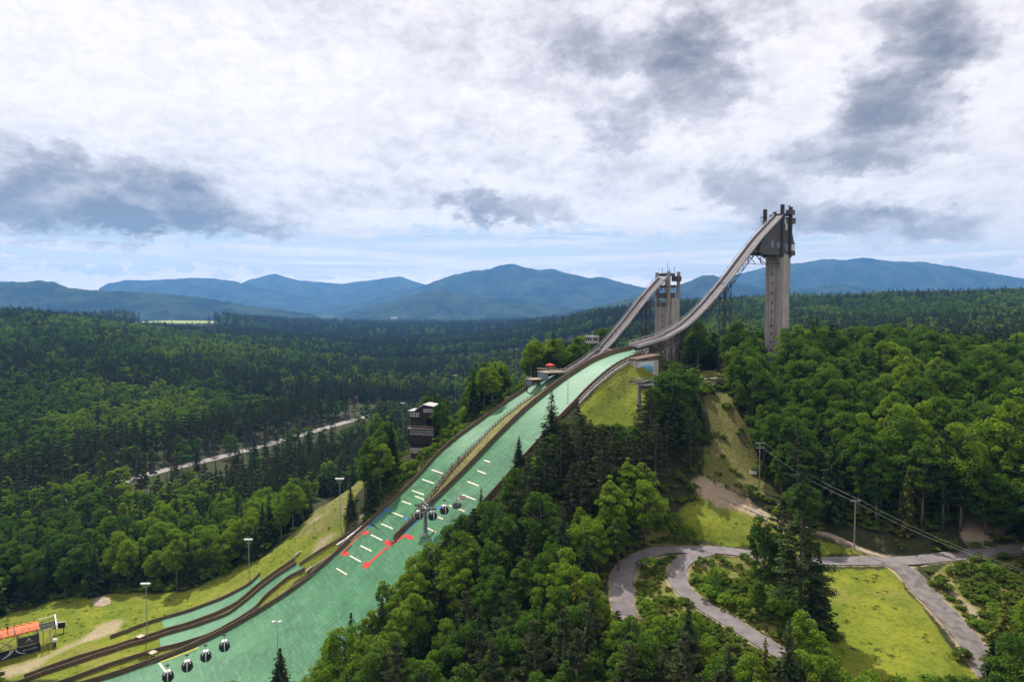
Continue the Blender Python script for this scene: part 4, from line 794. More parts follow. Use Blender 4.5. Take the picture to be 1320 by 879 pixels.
def pole(px, py, ytop, label, arms=2):
    p = hit(px, py); h_ = float(atD(px, ytop, p[1])[2]-p[2]); o = thing('utility_pole', label, 'utility pole', p, 'wooden utility poles')
    MB().tube([p-np.array([0, 0, .8]), p+np.array([0, 0, h_])], .19, 8, 0, .13).build('pole', mat('pole_wood', (.30, .26, .23), (.22, .19, .165), 2, .9), o); tops = []
    for k_ in range(arms):
        z = h_-.25-k_*1.3; a = MB(); a.beam(p+np.array([-1.25, -.18, z]), p+np.array([1.25, -.18, z]), .14); ar_ = a.build('crossarm', MATS['pole_wood'], o)
        for x in (-1.1, -.5, .5, 1.1):
            i = MB(); i.lathe([(.05, 0), (.09, .08), (.06, .16), (.09, .22), (.03, .3)], p+np.array([x, -.18, z+.07]), 6); i.build('insulator', GALV, ar_)
        tops += [p+np.array([x, -.18, z+.3]) for x in (-1.1, 1.1)]
    return o, tops
_, t1 = pole(978.5, 628, 570, 'wooden power pole with double crossarm beside the cleared slope', 2)
_, t2 = pole(1101, 708, 644, 'weathered power pole with single crossarm beside the dirt track', 1)
_, t3 = pole(190, 606, 585, 'distant power pole by the sunlit highway, close to the dark car', 1)
def wire(a, b_, sag, r=.015): 
    return MB().tube([a+(b_-a)*f-np.array([0, 0, sag*4*f*(1-f)]) for f in np.linspace(0, 1, 17)], r, 4)
WM = mat('bright_wire', (.45, .45, .46), (.4, .4, .41), 1, .4)
far_end = hit(1330, 800)+np.array([0, 0, 9.0])
for k_, (a, b_, l_) in enumerate(((t1[0], t2[0], 'left power line wire between the two wooden poles near the dirt track'), (t1[1], t2[1], 'right power line wire between the two wooden poles near the dirt track'), (t2[0], far_end, 'upper pale wire running over the gravel road to the lower right'), (t2[1], far_end+np.array([1.5, .8, -.2]), 'lower pale wire running over the gravel road to the lower right'))):
    THINGS.append(tag(wire(a, b_, 1.2).build('power_line', WM), l_, 'wire', 'power lines'))
ub = thing('utility_box', 'small white utility cabinet in the grass near the double crossarm pole', 'box', hit(971, 611)); p = hit(971, 611); MB().box(p+[0, 0, .45], (1.7, .8, .9)).build('cabinet', WHITE, ub); MB().box(p+[0, 0, .94], (1.8, .9, .08)).build('lid', ROOF, ub)
bs = thing('barrier', 'small wooden barrier standing on the sandy turnaround', 'barrier', hit(899, 634)); p = hit(899, 634); mb = MB()
for x in (-.9, .9): mb.beam(p+[x, 0, -.2], p+[x, 0, 1.4], .14)
build_each(mb, 'post', WOOD, bs); MB().beam(p+[-1.1, -.1, 1.2], p+[1.1, -.1, 1.2], .12, .25).build('rail', WOOD, bs)

# ------------------------------------------------------------------ gondola lift
def pylon(base, ztop, label, wd, rz):
    o = thing('lift_pylon', label, 'lift pylon', base, 'gondola lift pylons'); up = np.array([0, 0, 1.]); a = np.array([math.cos(rz), math.sin(rz), 0]); c = np.array([-math.sin(rz), math.cos(rz), 0]); h_ = ztop-base[2]; tp = base+up*h_
    MB().tube([base-up*.6, tp], .62, 12, 0, .42).build('mast', mat('pylon_grey', (.20, .21, .23), (.15, .155, .17), 1, .55), o)
    MB().lathe([(1.0, -.3), (1.0, .35), (.7, .5)], base, 12).build('footing', CONC2, o)
    mb = MB(); mb.beam(tp-a*wd, tp+a*wd, .5, .55); mb.beam(tp-a*wd*.9+up*1.5, tp+a*wd*.9+up*1.5, .14); [mb.beam(tp+a*wd*k_, tp+a*wd*k_*.95+up*1.5, .14) for k_ in (-.9, -.4, .4, .9)]; mb.build('crossarm', GALV, o)
    for sg in (-1, 1):
        q = tp+a*wd*.92*sg; mb = MB(); mb.beam(q-c*2.2+up*.25, q+c*2.2+up*.25, .22, .3); mb.beam(q-c*2.0-a*.8*sg-up*.35, q+c*2.0-a*.8*sg-up*.35, .8, .08)
        for k_ in np.linspace(-2, 2, 6):
            w_ = q+c*k_+up*.45; mb.tube([w_-a*.09, w_+a*.09], .27, 8)
        mb.build('sheave_train', STEEL, o)
        mb = MB(); mb.tube([q-c*2.0-a*1.2*sg+up*.6, q+c*2.0-a*1.2*sg+up*.6], .04, 4); [mb.beam(q+c*k_-a*1.2*sg-up*.3, q+c*k_-a*1.2*sg+up*.6, .05) for k_ in (-2, 0, 2)]; mb.build('walkway_rail', GALV, o)
    return tp, a, c
pb_ = hit(548.5, 689); pt = atD(549.5, 655, pb_[1]); pj = hit(824, 527); ptj = atD(824, 494, pj[1]); 
lowD = 148.0; low = atD(120, 902, lowD)
dirc = (ptj-low)[:2]; rz = math.atan2(dirc[1], dirc[0])-math.pi/2
pylon(pb_, pt[2], 'grey lift pylon standing on the green matting below the gondolas', 3.0, rz); pylon(pj, ptj[2], 'grey lift pylon among trees below the mural', 2.4, rz)
perp = np.array([math.cos(rz), math.sin(rz), 0])
def cab_pts(sg):
    o = perp*2.75*sg+np.array([0, 0, .85]); a, b_, c = low+o, pt+o, ptj+perp*(2.2-2.75)*sg+o; d = W(-14, 16, 80)+o*.7
    seg = lambda p, q, sag, n: [p+(q-p)*f-np.array([0, 0, sag*4*f*(1-f)]) for f in np.linspace(0, 1, n)]
    return seg(a, b_, 2.4, 41)+seg(b_, c, 1.6, 31)[1:]+seg(c, d, .4, 9)[1:]
ca, cb = cab_pts(1), cab_pts(-1)
for q, l_ in ((ca, 'gondola lift cable that carries the cabins, right strand over the pylons'), (cb, 'empty left strand of the gondola lift cable over the pylons')): THINGS.append(tag(MB().tube(q, .028, 5).build('lift_cable', GALV), l_, 'cable', 'gondola lift cables'))
def gondola():
    o = thing('gondola_cabin', '', 'gondola', (0, 0, 0), 'gondola lift cabins')
    b_ = MB(); prof = [(.55, -3.95), (1.05, -3.8), (1.28, -3.3), (1.36, -2.7), (1.28, -2.2), (1.02, -1.78), (.62, -1.5), (.2, -1.4)]; b_.lathe(prof, (0, 0, 0), 20, 0, 1.0, .92); body = b_.build('body', mat('smoked_glass', (.014, .014, .018), (.024, .024, .028), 2, .25, spec=.35), o, True)
    f = MB()
    for sg in (-1, 1): f.prism([(sg*(r+.03)*1.0, -.10, z) for r, z in prof]+[(sg*(r-.12), -.10, z) for r, z in prof[::-1]], (0, .20, 0)); f.prism([(-.07, sg*(r+.03)*.92, z) for r, z in prof]+[(-.07, sg*(r-.12)*.92, z) for r, z in prof[::-1]], (.14, 0, 0))
    f.lathe([(.72, -1.58), (.74, -1.5), (.45, -1.34), (.15, -1.30)], (0, 0, 0), 20, 0, 1, .92); [f.prism([(i*.62, j*.50, -1.5), (i*1.0, j*.82, -1.95), (i*1.08, j*.72, -1.95), (i*.74, j*.40, -1.5)], (0, 0, .05)) for i in (-1, 1) for j in (-1, 1)]; f.build('frame', WHITE, o)
    d = MB()
    for sg in (-1, 1): d.obox((0, sg*1.24, -3.1), (.45, 0, 0), (0, .05, 0), (0, 0, .28))
    d.build('ski_rack', GALV, o)
    h = MB(); h.tube([(0, 0, -1.4), (0, 0, -1.0), (.35, 0, -.6), (.35, 0, -.05)], .12, 6); h.build('hanger', GALV, o)
    g = MB(); g.obox((.35, 0, 0), (.16, 0, 0), (0, .42, 0), (0, 0, .14)); g.build('grip', STEEL, o); return o
def on_cable(q, px):
    x = np.array([proj(p)[0] for p in q]); x = np.maximum.accumulate(x); q = np.array(q); return np.array([np.interp(px, x, q[:, i]) for i in range(3)])
g0 = gondola(); spots = [(216, 'lowest gondola cabin, cut off by the bottom edge over the yellow line'), (241, 'second gondola cabin from the bottom of the lower string of four'), (265, 'third gondola cabin from the bottom, over the end of the yellow line'), (289, 'uppermost gondola cabin of the lower string, beside the brown board'),
     (540, 'gondola cabin half hidden behind the pylon head'), (558, 'gondola cabin just to the right of the pylon head'), (573, 'gondola cabin hanging clear above the larger hill right of the pylon')]
for k_, (px, l_) in enumerate(spots):
    p = on_cable(cb if px == 540 else ca, px)-np.array([.35*math.cos(rz), .35*math.sin(rz), 0]); o = g0 if k_ == 0 else copy_thing(g0, p, rz)
    o.location = [float(v) for v in p]; o.rotation_euler = (0, 0, rz); o['label'] = l_; o['category'] = 'gondola'; o['group'] = 'gondola lift cabins'
p = on_cable(ca, 589); mc = thing('work_carrier', 'grey open work carrier with a small red and white flag on the lift cable', 'lift carrier', p)
b_ = MB(); b_.lathe([(.9, -4.0), (1.35, -3.6), (1.4, -2.9), (1.34, -2.9), (1.28, -3.5), (.85, -3.85)], p, 16); b_.build('basket', mat('carrier_grey', (.12, .135, .14), (.09, .10, .105), 2, .5), mc)
b_ = MB(); b_.tube([p, p-[0, 0, 3.9]], .08, 6); [b_.tube([p-[0, 0, 1.2], p+np.array([1.3*math.cos(a), 1.3*math.sin(a), -2.95])], .05, 5) for a in (.6, 2.2, 3.8, 5.3)]; b_.build('hanger', GALV, mc)
b_ = MB(); b_.box(p+[.5, 0, -1.55], (.5, .4, .5)); b_.build('lamp_box', WHITE, mc)
b_ = MB(); b_.tube([p+[.7, 0, -2.0], p+[.75, 0, -.5]], .035, 5); fl = b_.build('flagpole', GALV, mc); f_ = MB()
for k_ in range(5): f_.obox(p+[1.55, 0, -.62-.2*k_], (.8, 0, 0), (0, .02, 0), (0, 0, .1), k_ % 2)
f_.build('flag', [mat('flag_red', (.6, .04, .05)), WHITE], fl)

# ------------------------------------------------------------------ the two small ramps at the foot of the hill
def ground_line(pts, step=1.0): P_ = soft(resample(HP(pts), step), 4); P_[:, 2] = [float(top(a, b_)) for a, b_ in P_[:, :2]]; return P_
b1 = ground_line([(142,823),(200,801),(265,781),(300,766),(325,752),(335,741)]); b2 = ground_line([(31,874),(90,852),(142,837),(172,827),(215,813),(250,803),(304,780),(329,758),(352,741),(380,722)])
b3 = ground_line([(20,883),(60,868),(120,848),(170,832),(215,818),(252,808),(296,792),(332,762),(356,744),(382,727)]); b4 = ground_line([(70,884),(110,870),(160,852),(207,838),(275,818),(330,785),(341,770),(353,761),(372,745),(393,735)])
def between(name, A, B, i0, i1, m, parent, n=70, lift=.14):
    a = resample(A, .1); c = resample(B, .1); ia = (np.linspace(i0[0], i0[1], n)*(len(a)-1)).astype(int); ic = (np.linspace(i1[0], i1[1], n)*(len(c)-1)).astype(int)
    tt = np.linspace(.03, .97, 6); P_ = a[ia][None]*(1-tt)[:, None, None]+c[ic][None]*tt[:, None, None]; z = np.maximum(P_[..., 2], top(P_[..., 0], P_[..., 1]))+lift
    off = parent['_o']; me = grid_mesh(name, P_[..., 0]-off[0], P_[..., 1]-off[1], z-off[2], [m], {'paleness': np.tile([.45, .45, .45, 1], (P_[..., 0].size, 1))}); return link(name, me, parent)
def frac(A, px): x = proj(A)[0]; return float(np.argmin(abs(x-px)))/(len(A)-1)
r1 = thing('training_ramp', 'narrow green training ramp between brown boards, nearest the mown grass', 'ski jump', b1[len(b1)//2], 'small training ramps')
between('matting', b1, b2, (frac(b1, 206), 1), (frac(b2, 212), frac(b2, 336)), HM, r1); MB().wall(b1, 1.1, .25).build('side_board', WOOD, r1); MB().wall(b2, 1.1, .25).build('side_board', WOOD, r1)
r2 = thing('training_ramp', 'wider green training ramp between brown boards, next to the outrun', 'ski jump', b3[len(b3)//2], 'small training ramps')
between('matting', b3, b4, (frac(b3, 204), 1), (frac(b4, 207), 1), HM, r2); MB().wall(b3, 1.1, .25).build('side_board', WOOD, r2); MB().wall(b4, 1.1, .25).build('side_board', WOOD, r2)
u1 = ground_line([(386,729),(405,716),(425,704),(446,691),(458,682),(468,674)]); u2 = ground_line([(396,735),(415,724),(440,707),(456,695),(474,680)])
r3 = thing('timber_chute', 'upper timber chute with a white stair, climbing beside the big brown board', 'ramp', u1[len(u1)//2]); MB().wall(u1, .9, .25).build('side_board', WOOD, r3); MB().wall(u2, .5, .25).build('side_board', WOODL, r3); mb = MB()
for f in np.linspace(.55, .95, 12):
    a = resample(u1, .1); c = resample(u2, .1); q = (a[int(f*(len(a)-1))]+c[int(f*(len(c)-1))])/2; mb.box(q+[0, 0, .6], (1.5, .5, .14), 1.0); mb.box(q+[0, 0, .1], (.2, .2, 1.0), 1.0)
mb.build('steps', WHITE, r3)
for (px, py), l_ in (((181,825),'pale timber footbridge across the board beside the tall floodlight pole'), ((197,846),'pale timber footbridge across the lowest board by the yellow line')):
    p = hit(px, py); o = thing('footbridge', l_, 'footbridge', p, 'little footbridges over the boards'); MB().box(p+[0, 0, 1.25], (2.0, 1.8, .12), -.5).build('deck', WOODL, o); mb = MB(); [mb.beam(p+[i, j, -.3], p+[i, j, 1.2], .12) for i in (-.8, .8) for j in (-.7, .7)]; mb.build('post', WOOD, o)
for (px, py), l_ in (((383,716),'bright timber start platform at the head of the smaller ramp'), ((398,736),'bright timber start platform at the head of the larger ramp')):
    p = hit(px, py); o = thing('start_platform', l_, 'platform', p, 'timber start platforms'); mb = MB(); [mb.box(p+[.35*k_, .3*k_, .5+.28*k_], (1.6, .5, .1), .9) for k_ in range(-1, 3)]; mb.build('steps', WOODL, o); mb = MB(); [mb.beam(p+[i, j, -.5], p+[i, j, 1.5], .12) for i in (-.7, .7) for j in (-.6, .6)]; mb.build('post', WOODL, o)
# ------------------------------------------------------------------ platform and banner at the lower left
sp = hit(30, 838); a_ = hit(0, 852); c_ = hit(52, 838); ex = c_-a_; ex[2] = 0; ex /= np.linalg.norm(ex); ey = np.array([-ex[1], ex[0], 0]); up = np.array([0, 0, 1.])
pf = thing('viewing_platform', 'orange carpeted timber platform on braced legs above a dark banner', 'platform', c_)
L_ = 20.0; z0 = c_[2]; zd = z0+6.2; o0 = c_-ex*L_
def PQ(a, b_, z): return np.array([0, 0, z])+(c_*[1, 1, 0])-ex*(L_-a)+ey*b_
mb = MB(); mb.obox(PQ(10, 3.2, zd), ex*10, ey*3.2, up*.14); mb.build('deck', mat('orange_carpet', (.62, .17, .075), (.52, .14, .06), .6, .85), pf)
mb = MB()
for a in (0.3, 5, 10, 15, 19.7):
    for b_ in (.1, 6.3): mb.beam(PQ(a, b_, z0-.6), PQ(a, b_, zd-.14), .26)
build_each(mb, 'leg', WOODL, pf)
mb = MB()
for a in (0.3, 5, 10, 15): mb.beam(PQ(a, -.05, zd-3.6), PQ(a+4.7, -.05, zd-.5), .22); mb.beam(PQ(a+4.7, -.1, zd-3.6), PQ(a, -.1, zd-.5), .2)
mb.build('brace', WOODL, pf)
mb = MB()
for b_ in (.05, 6.4):
    for h_ in (.5, 1.05): mb.tube([PQ(0, b_, zd+h_), PQ(20, b_, zd+h_)], .06, 4)
    for a in np.arange(0, 20.1, 1.6): mb.beam(PQ(a, b_, zd), PQ(a, b_, zd+1.1), .09)
mb.build('railing', WOOD, pf); mb = MB()
for k_ in range(12): mb.obox(PQ(1+k_*1.55, 5.8, zd+.28), ex*.45, ey*.22, up*.16)
for k_ in range(13): mb.obox(PQ(.6+k_*1.5, .02, zd-.34), ex*.5, ey*.05, up*.12)
mb.build('yellow_edging', mat('yellow_foam', (.62, .36, .05), (.55, .3, .04), 1, .7), pf)
MB().obox(PQ(14.3, 3.0, zd+.17), ex*.12, ey*2.9, up*.03).build('seam', MATS['brown_fascia'], pf)
bn = thing('banner', 'long dark navy banner with white ski track emblem and pale lettering below the platform', 'banner', PQ(10, -.6, z0)); NV = mat('navy_banner', (.022, .028, .042), (.03, .036, .05), .6, .7)
MB().obox(PQ(10, -.45, z0+1.35), ex*10, ey*.06, up*1.2).build('sheet', NV, bn)
def stroke(mb, pts, w0, w1, yo):
    P_ = [PQ(*p) for p in pts]; n = len(P_); A = []; B = []
    for i, p in enumerate(P_):
        d = P_[min(i+1, n-1)]-P_[max(i-1, 0)]; o = np.cross(d, ey); o /= np.linalg.norm(o); wv = w0+(w1-w0)*i/(n-1); A.append(p-o*wv/2); B.append(p+o*wv/2)
    mb.strip(A, B)
mb = MB(); cxb = 14.0
for k_, (x0, bend) in enumerate(((-.35, -2.6), (.35, 2.6), (-.85, -3.0))): stroke(mb, [(cxb+x0+(bend-x0)*f**2.2, -.53, z0+2.35-1.95*f) for f in np.linspace(0, 1, 9)], .38, .16, 0)
mb.build('emblem', WHITE, bn)
def text(word, size, pos, xdir, zdir, m, parent, name='lettering'):
    cu = bpy.data.curves.new(name, 'FONT'); cu.body = word; cu.size = size; cu.extrude = .004; cu.align_x = 'CENTER'; tmp = bpy.data.objects.new(name, cu); COL.objects.link(tmp)
    dg = bpy.context.evaluated_depsgraph_get(); me = bpy.data.meshes.new_from_object(tmp.evaluated_get(dg)); bpy.data.objects.remove(tmp); me.materials.clear(); me.materials.append(m)
    xd = Vector(xdir); zd_ = Vector(zdir); nd = xd.cross(zd_); M = Matrix((xd, zd_, nd)).transposed().to_4x4(); M.translation = Vector([float(v) for v in np.array(pos)-np.array(parent['_o'])]); me.transform(M); o = link(name, me, parent); return o
PL = mat('pale_lettering', (.52, .55, .60), (.48, .5, .55), 1, .7)
text('SKY FLYER', .72, PQ(17.6, -.52, z0+1.15), ex, up, PL, bn); text('SKY FLYER', .7, PQ(10.6, -.52, z0+.95), ex, up, MATS['slate_blue_screen'], bn)
b2_ = thing('banner', 'small square dark banner with a white emblem, hung above the long navy banner', 'banner', PQ(17.4, -.4, zd-2)); MB().obox(PQ(17.4, -.35, zd-2.3), ex*2.4, ey*.05, up*1.25).build('sheet', mat('plum_banner', (.06, .05, .065), (.07, .06, .075), .6, .7), b2_); mb = MB()
for x0, bend in ((-.08, -.9), (.08, .9), (0, 0)): stroke(mb, [(17.4+x0+(bend-x0)*f**1.6, -.42, zd-1.6-1.2*f) for f in np.linspace(0, 1, 6)], .16, .09, 0)
mb.build('emblem', PL, b2_)
nf = thing('net_frame', 'white framed dark net standing at the end of the orange platform', 'net', PQ(22, 4, z0)); mb = MB(); mb.beam(PQ(24.2, 6.2, z0-.4), PQ(24.2, 6.2, zd+.6), .26); mb.beam(PQ(24.2, 6.5, zd+.7), PQ(24.2, 1.2, zd-1.6), .36); mb.beam(PQ(20.2, 6.4, zd+.3), PQ(24.2, 6.4, zd+.6), .16); mb.build('frame', WHITE, nf); mb = MB()
for f in np.linspace(0, 1, 5): mb.beam(PQ(20.3, 6.4-5*f, zd+.3-1.4*f), PQ(24.1, 6.4-5*f, zd+.6-2.1*f), .14)
for k_ in range(4): mb.obox(PQ(20.8+k_, 4, zd-1.0), ex*.46, ey*2.4, up*.05)
mb.build('netting', mat('dark_net', (.05, .05, .05), (.03, .03, .03), 3, .8), nf)
sb = thing('scoreboard', 'black scoreboard with a pale top edge standing on the mown grass', 'scoreboard', hit(77, 815)); p = hit(77, 815); mb = MB(); mb.box(p+[0, 0, 2.2], (2.9, .4, 1.7), .35); mb.build('panel', BLACK, sb); MB().box(p+[0, 0, 3.09], (3.0, .6, .1), .35).build('edge', ROOF, sb); mb = MB(); [mb.beam(p+[k_, .35*k_, -.3], p+[k_, .35*k_, 1.4], .16) for k_ in (-1, 1)]; build_each(mb, 'post', STEEL, sb)
hyd = thing('start_gun_post', 'short dark post with a white hood on the grass beside the banner', 'post', hit(71, 833)); p = hit(71, 833); MB().tube([p-[0, 0, .3], p+[0, 0, 1.7]], .28, 8).build('post', STEEL, hyd); MB().lathe([(.6, 0), (.75, .35), (.5, .8), (.1, .95)], p+[0, 0, 1.5], 10).build('hood', WHITE, hyd)
fp_ = thing('gate_frame', 'open timber end frame between the banner and the mown grass', 'frame', PQ(21, -1, z0)); mb = MB()
for a in (20.8, 22.4): mb.beam(PQ(a, -.6, z0-.4), PQ(a, -.6, zd-.4), .2)
build_each(mb, 'post', WOODL, fp_); mb = MB(); mb.beam(PQ(20.6, -.6, zd-.5), PQ(22.6, -.6, zd-.5), .18); mb.beam(PQ(20.8, -.6, z0+1.0), PQ(22.4, -.6, zd-1.5), .14); mb.build('rail', WOODL, fp_)

# ------------------------------------------------------------------ people (skinned figures)
def person(p, label, shirt, rz=0.0, arm=.25):
    bm_v = [(0,0,.95),(0,0,1.15),(0,0,1.38),(0,.01,1.52),(0,.02,1.70),(.10,0,.90),(.11,.03,.50),(.11,-.02,.07),(.12,.10,.03),(-.10,0,.90),(-.11,-.03,.50),(-.11,-.06,.07),(-.12,.06,.03),(.20,0,1.40),(.27,.02,1.13),(.27,arm,.93),(-.20,0,1.40),(-.27,-.02,1.13),(-.27,.10,.90)]
    ed = [(0,1),(1,2),(2,3),(3,4),(0,5),(5,6),(6,7),(7,8),(0,9),(9,10),(10,11),(11,12),(2,13),(13,14),(14,15),(2,16),(16,17),(17,18)]; ra = [.15,.14,.17,.065,.115,.10,.075,.05,.045,.10,.075,.05,.045,.075,.055,.04,.075,.055,.04]
    me = bpy.data.meshes.new('person'); me.from_pydata(bm_v, ed, []); o = bpy.data.objects.new('person', me); COL.objects.link(o); sk = o.modifiers.new('skin', 'SKIN'); 
    for i, r in enumerate(ra): me.skin_vertices[0].data[i].radius = (r, r)
    me.skin_vertices[0].data[0].use_root = True; ss = o.modifiers.new('sub', 'SUBSURF'); ss.levels = ss.render_levels = 1
    dg = bpy.context.evaluated_depsgraph_get(); m2 = bpy.data.meshes.new_from_object(o.evaluated_get(dg)); o.modifiers.clear(); o.data = m2; m2.materials.clear()
    for m_ in (shirt, mat('dark_trousers', (.04, .045, .06)), mat('skin_tone', (.42, .27, .20))): m2.materials.append(m_)
    for f in m2.polygons: z = f.center.z; f.material_index = 1 if z < .95 else (2 if z > 1.5 else 0); f.use_smooth = True
    h = MB(); h.lathe([(.02, .13), (.095, .10), (.118, .02), (.11, -.03)], (0, -.02, 1.73), 10); hr = h.build('hair', mat('brown_hair', (.06, .04, .03)), None, True); hr.parent = o
    o.location = [float(v) for v in p]; o.rotation_euler = (0, 0, rz); tag(o, label, 'person', 'people on the hill'); THINGS.append(o); return o
person(PQ(12.8, 3.4, zd+.14), 'person in dark clothes standing on the orange carpet', mat('navy_shirt', (.03, .04, .08)), 1.0)
for s_, l_, c_2 in ((66.5, 'person in a purple top on the stairs above the pylon head', (.22, .08, .25)), (69.2, 'person in a pale shirt on the stairs just behind the pylon head', (.55, .5, .48)), (63.0, 'person in a red shirt highest on the wooden stairs', (.45, .05, .05)), (60.4, 'person in a navy shirt alone on the upper wooden stairs', (.04, .06, .16))):
    person(W(s_, float(ws(s_))+.9, float(zs(s_))+.31), l_, mat('shirt_%d' % int(s_*10), c_2), AX+1.57)

# ------------------------------------------------------------------ cars
def car(p, rz, paint, label, grp, suv=False):
    o = thing('parked_car', label, 'car', p, grp); h = .12 if suv else 0
    def prof(pts, wdt, m_, name, par=o, inset=0):
        mb = MB(); mb.prism([(x, -wdt, z) for x, z in pts], (0, 2*wdt, 0)); return mb.build(name, m_, par) if False else (mb, m_, name)
    mb = MB(); low_ = [(-2.15,.35),(2.1,.35),(2.2,.62),(2.05,.86),(1.15,.98+h),(-1.9,1.0+h),(-2.2,.85)]; mb.prism([(x, -.88, z) for x, z in low_], (0, 1.76, 0)); me = mb
    off = np.array(p); M = np.array([[math.cos(rz), -math.sin(rz), 0], [math.sin(rz), math.cos(rz), 0], [0, 0, 1]])
    def fin(mb, m_, name, par=o): mb.v = [tuple(off+M @ np.array(v)) for v in mb.v]; return mb.build(name, m_, par)
    body = fin(mb, paint, 'body'); mb = MB(); mb.prism([(x, -.74, z) for x, z in [(-1.85,1.0+h),(1.1,.98+h),(.35,1.45+h*2),(-1.35,1.48+h*2)]], (0, 1.48, 0)); fin(mb, GLASS, 'window'); mb = MB(); mb.prism([(x, -.72, z) for x, z in [(-1.38,1.47+h*2),(.38,1.44+h*2),(.25,1.53+h*2),(-1.25,1.56+h*2)]], (0, 1.44, 0)); fin(mb, paint, 'roof')
    for x in (-1.35, 1.38):
        for y in (-.82, .82): mb = MB(); mb.tube([(x, y-.11, .33), (x, y+.11, .33)], .33, 12); t_ = fin(mb, BLACK, 'wheel')
    mb = MB(); [mb.obox((2.12, y, .72), (.06, 0, 0), (0, .18, 0), (0, 0, .08)) for y in (-.65, .65)]; fin(mb, WHITE, 'headlight'); return o
PW, PS, PD, PB = mat('white_car_paint', (.68,.68,.68), None, 1, .25, spec=.5), mat('silver_car_paint', (.38,.39,.41), None, 1, .3, metal=.5), mat('black_car_paint', (.014,.015,.018), None, 1, .25, spec=.5), mat('blue_grey_car_paint', (.07,.09,.13), None, 1, .25)
for (px, py), rz_, pm, l_, sv in (((831,499),.3,PW,'white car parked nearest the mural wall',0), ((838,496.5),.3,PS,'silver car parked in the middle below the mural',0), ((846,498.5),.35,PW,'white car parked beside the tree right of the mural',1), ((925.5,500),.1,PD,'black pickup like car on the sunlit service road',1), ((197.5,611),.62,PD,'dark car driving on the highway, passing the power pole',0), ((338,573.5),.62,PB,'dark blue car on the highway behind treetops',1), ((909,499),1.4,BROWN,'brown parked car left of the black one on the service road',0)):
    p = hit(px, py); p[2] = float(G(p[0], p[1]))+.12+(.15 if px < 400 else 0); car(p, rz_, pm, l_, 'cars in view', bool(sv))
fb = thing('farm_building', 'distant pale roofed building in the valley forest', 'building', atD(508, 411, 2600)); q = hit(508, 412.5); fb.location = [float(v) for v in q]; fb['_o'] = [float(v) for v in q]; 
MB().box(q+[0, 0, 14], (52, 16, 12), -.1).build('wall', WHITE, fb); MB().prism([q+[-28, -10, 19.9], q+[-28, 8, 19.9], q+[-28, -1, 24]], (56, 0, 0)).build('roof', ROOF, fb)
# ------------------------------------------------------------------ foliage
def leafmat(name, a, b_, c_, trans=.48):
    m = bpy.data.materials.new(name); m.use_nodes = True; t = NT(m.node_tree); t.n.clear()
    oi = t.node('ShaderNodeObjectInfo').outputs['Random']; g = t.node('ShaderNodeNewGeometry'); isl = g.outputs['Random Per Island']; at = t.node('ShaderNodeAttribute', attribute_name='tint'); tn = t.sep(at.outputs['Color'])[0]
    c = t.mix(oi, a, b_); c = t.mix(t.m('MULTIPLY', t.ramp(t.m('ADD', t.m('MULTIPLY', isl, .5), t.m('MULTIPLY', tn, .8)), .35, 1.0), .75), c, c_)
    d = t.node('ShaderNodeBsdfDiffuse'); t.put(d.inputs[0], c); tr = t.node('ShaderNodeBsdfTranslucent'); 
    t.put(tr.inputs[0], t.mix(1.0, c, (1.0, 1.05, .45), 'MULTIPLY')); mx = t.node('ShaderNodeMixShader'); mx.inputs[0].default_value = trans
    t.l.new(d.outputs[0], mx.inputs[1]); t.l.new(tr.outputs[0], mx.inputs[2]); o = t.node('ShaderNodeOutputMaterial'); t.l.new(mx.outputs[0], o.inputs[0]); return m
LF = {'deep': leafmat('deep_green_leaves', (.034,.090,.018), (.088,.158,.025), (.130,.215,.033)), 'bright': leafmat('bright_green_leaves', (.100,.200,.023), (.168,.255,.027), (.23,.31,.036)),
      'spruce': leafmat('spruce_needles', (.018,.034,.016), (.038,.056,.022), (.055,.080,.028), .15), 'pine': leafmat('pine_needles', (.024,.036,.018), (.052,.062,.027), (.078,.090,.036), .2),
      'bigpine': leafmat('white_pine_needles', (.046,.078,.030), (.060,.092,.034), (.095,.125,.045), .3), 'gold': leafmat('yellow_green_needles', (.075,.085,.022), (.10,.105,.026), (.19,.17,.035), .25), 'fern': leafmat('fern_leaves', (.085,.14,.022), (.12,.18,.03), (.17,.23,.04))}
BARK = mat('grey_bark', (.16,.135,.115), (.085,.07,.06), 2, .95, .3, streak=(3, 3, .5)); BARKD = mat('dark_bark', (.075,.058,.048), (.045,.035,.03), 2, .95, .3, streak=(3, 3, .5))
def quads(C, Nn, size, asp=.7):
    """one small bent leaf spray per centre, facing Nn"""
    n = len(C); r = rng.normal(size=(n, 3)); Nn = Nn/np.linalg.norm(Nn, axis=1)[:, None]; a = np.cross(Nn, r); a /= np.linalg.norm(a, axis=1)[:, None]; b_ = np.cross(Nn, a); s = (size*rng.uniform(.65, 1.35, n))[:, None]
    v = np.stack([C-a*s*.5, C+b_*s*.5*asp-Nn*s*.06, C+a*s*.5-Nn*s*.14, C-b_*s*.5*asp-Nn*s*.06], 1).reshape(-1, 3); f = np.arange(4*n).reshape(n, 4); return v, f
def crown_mesh(name, parts, m, tint=None):
    V = []; Fc = []; Tt = []; k_ = 0
    for (v, f, tv) in parts: V.append(v); Fc.append(f+k_); Tt.append(np.repeat(tv, 4)); k_ += len(v)
    V = np.concatenate(V); Fc = np.concatenate(Fc); tv = np.concatenate(Tt); return array_mesh(name, V, Fc, [m], {'tint': np.stack([tv, tv, tv, tv*0+1], -1)})
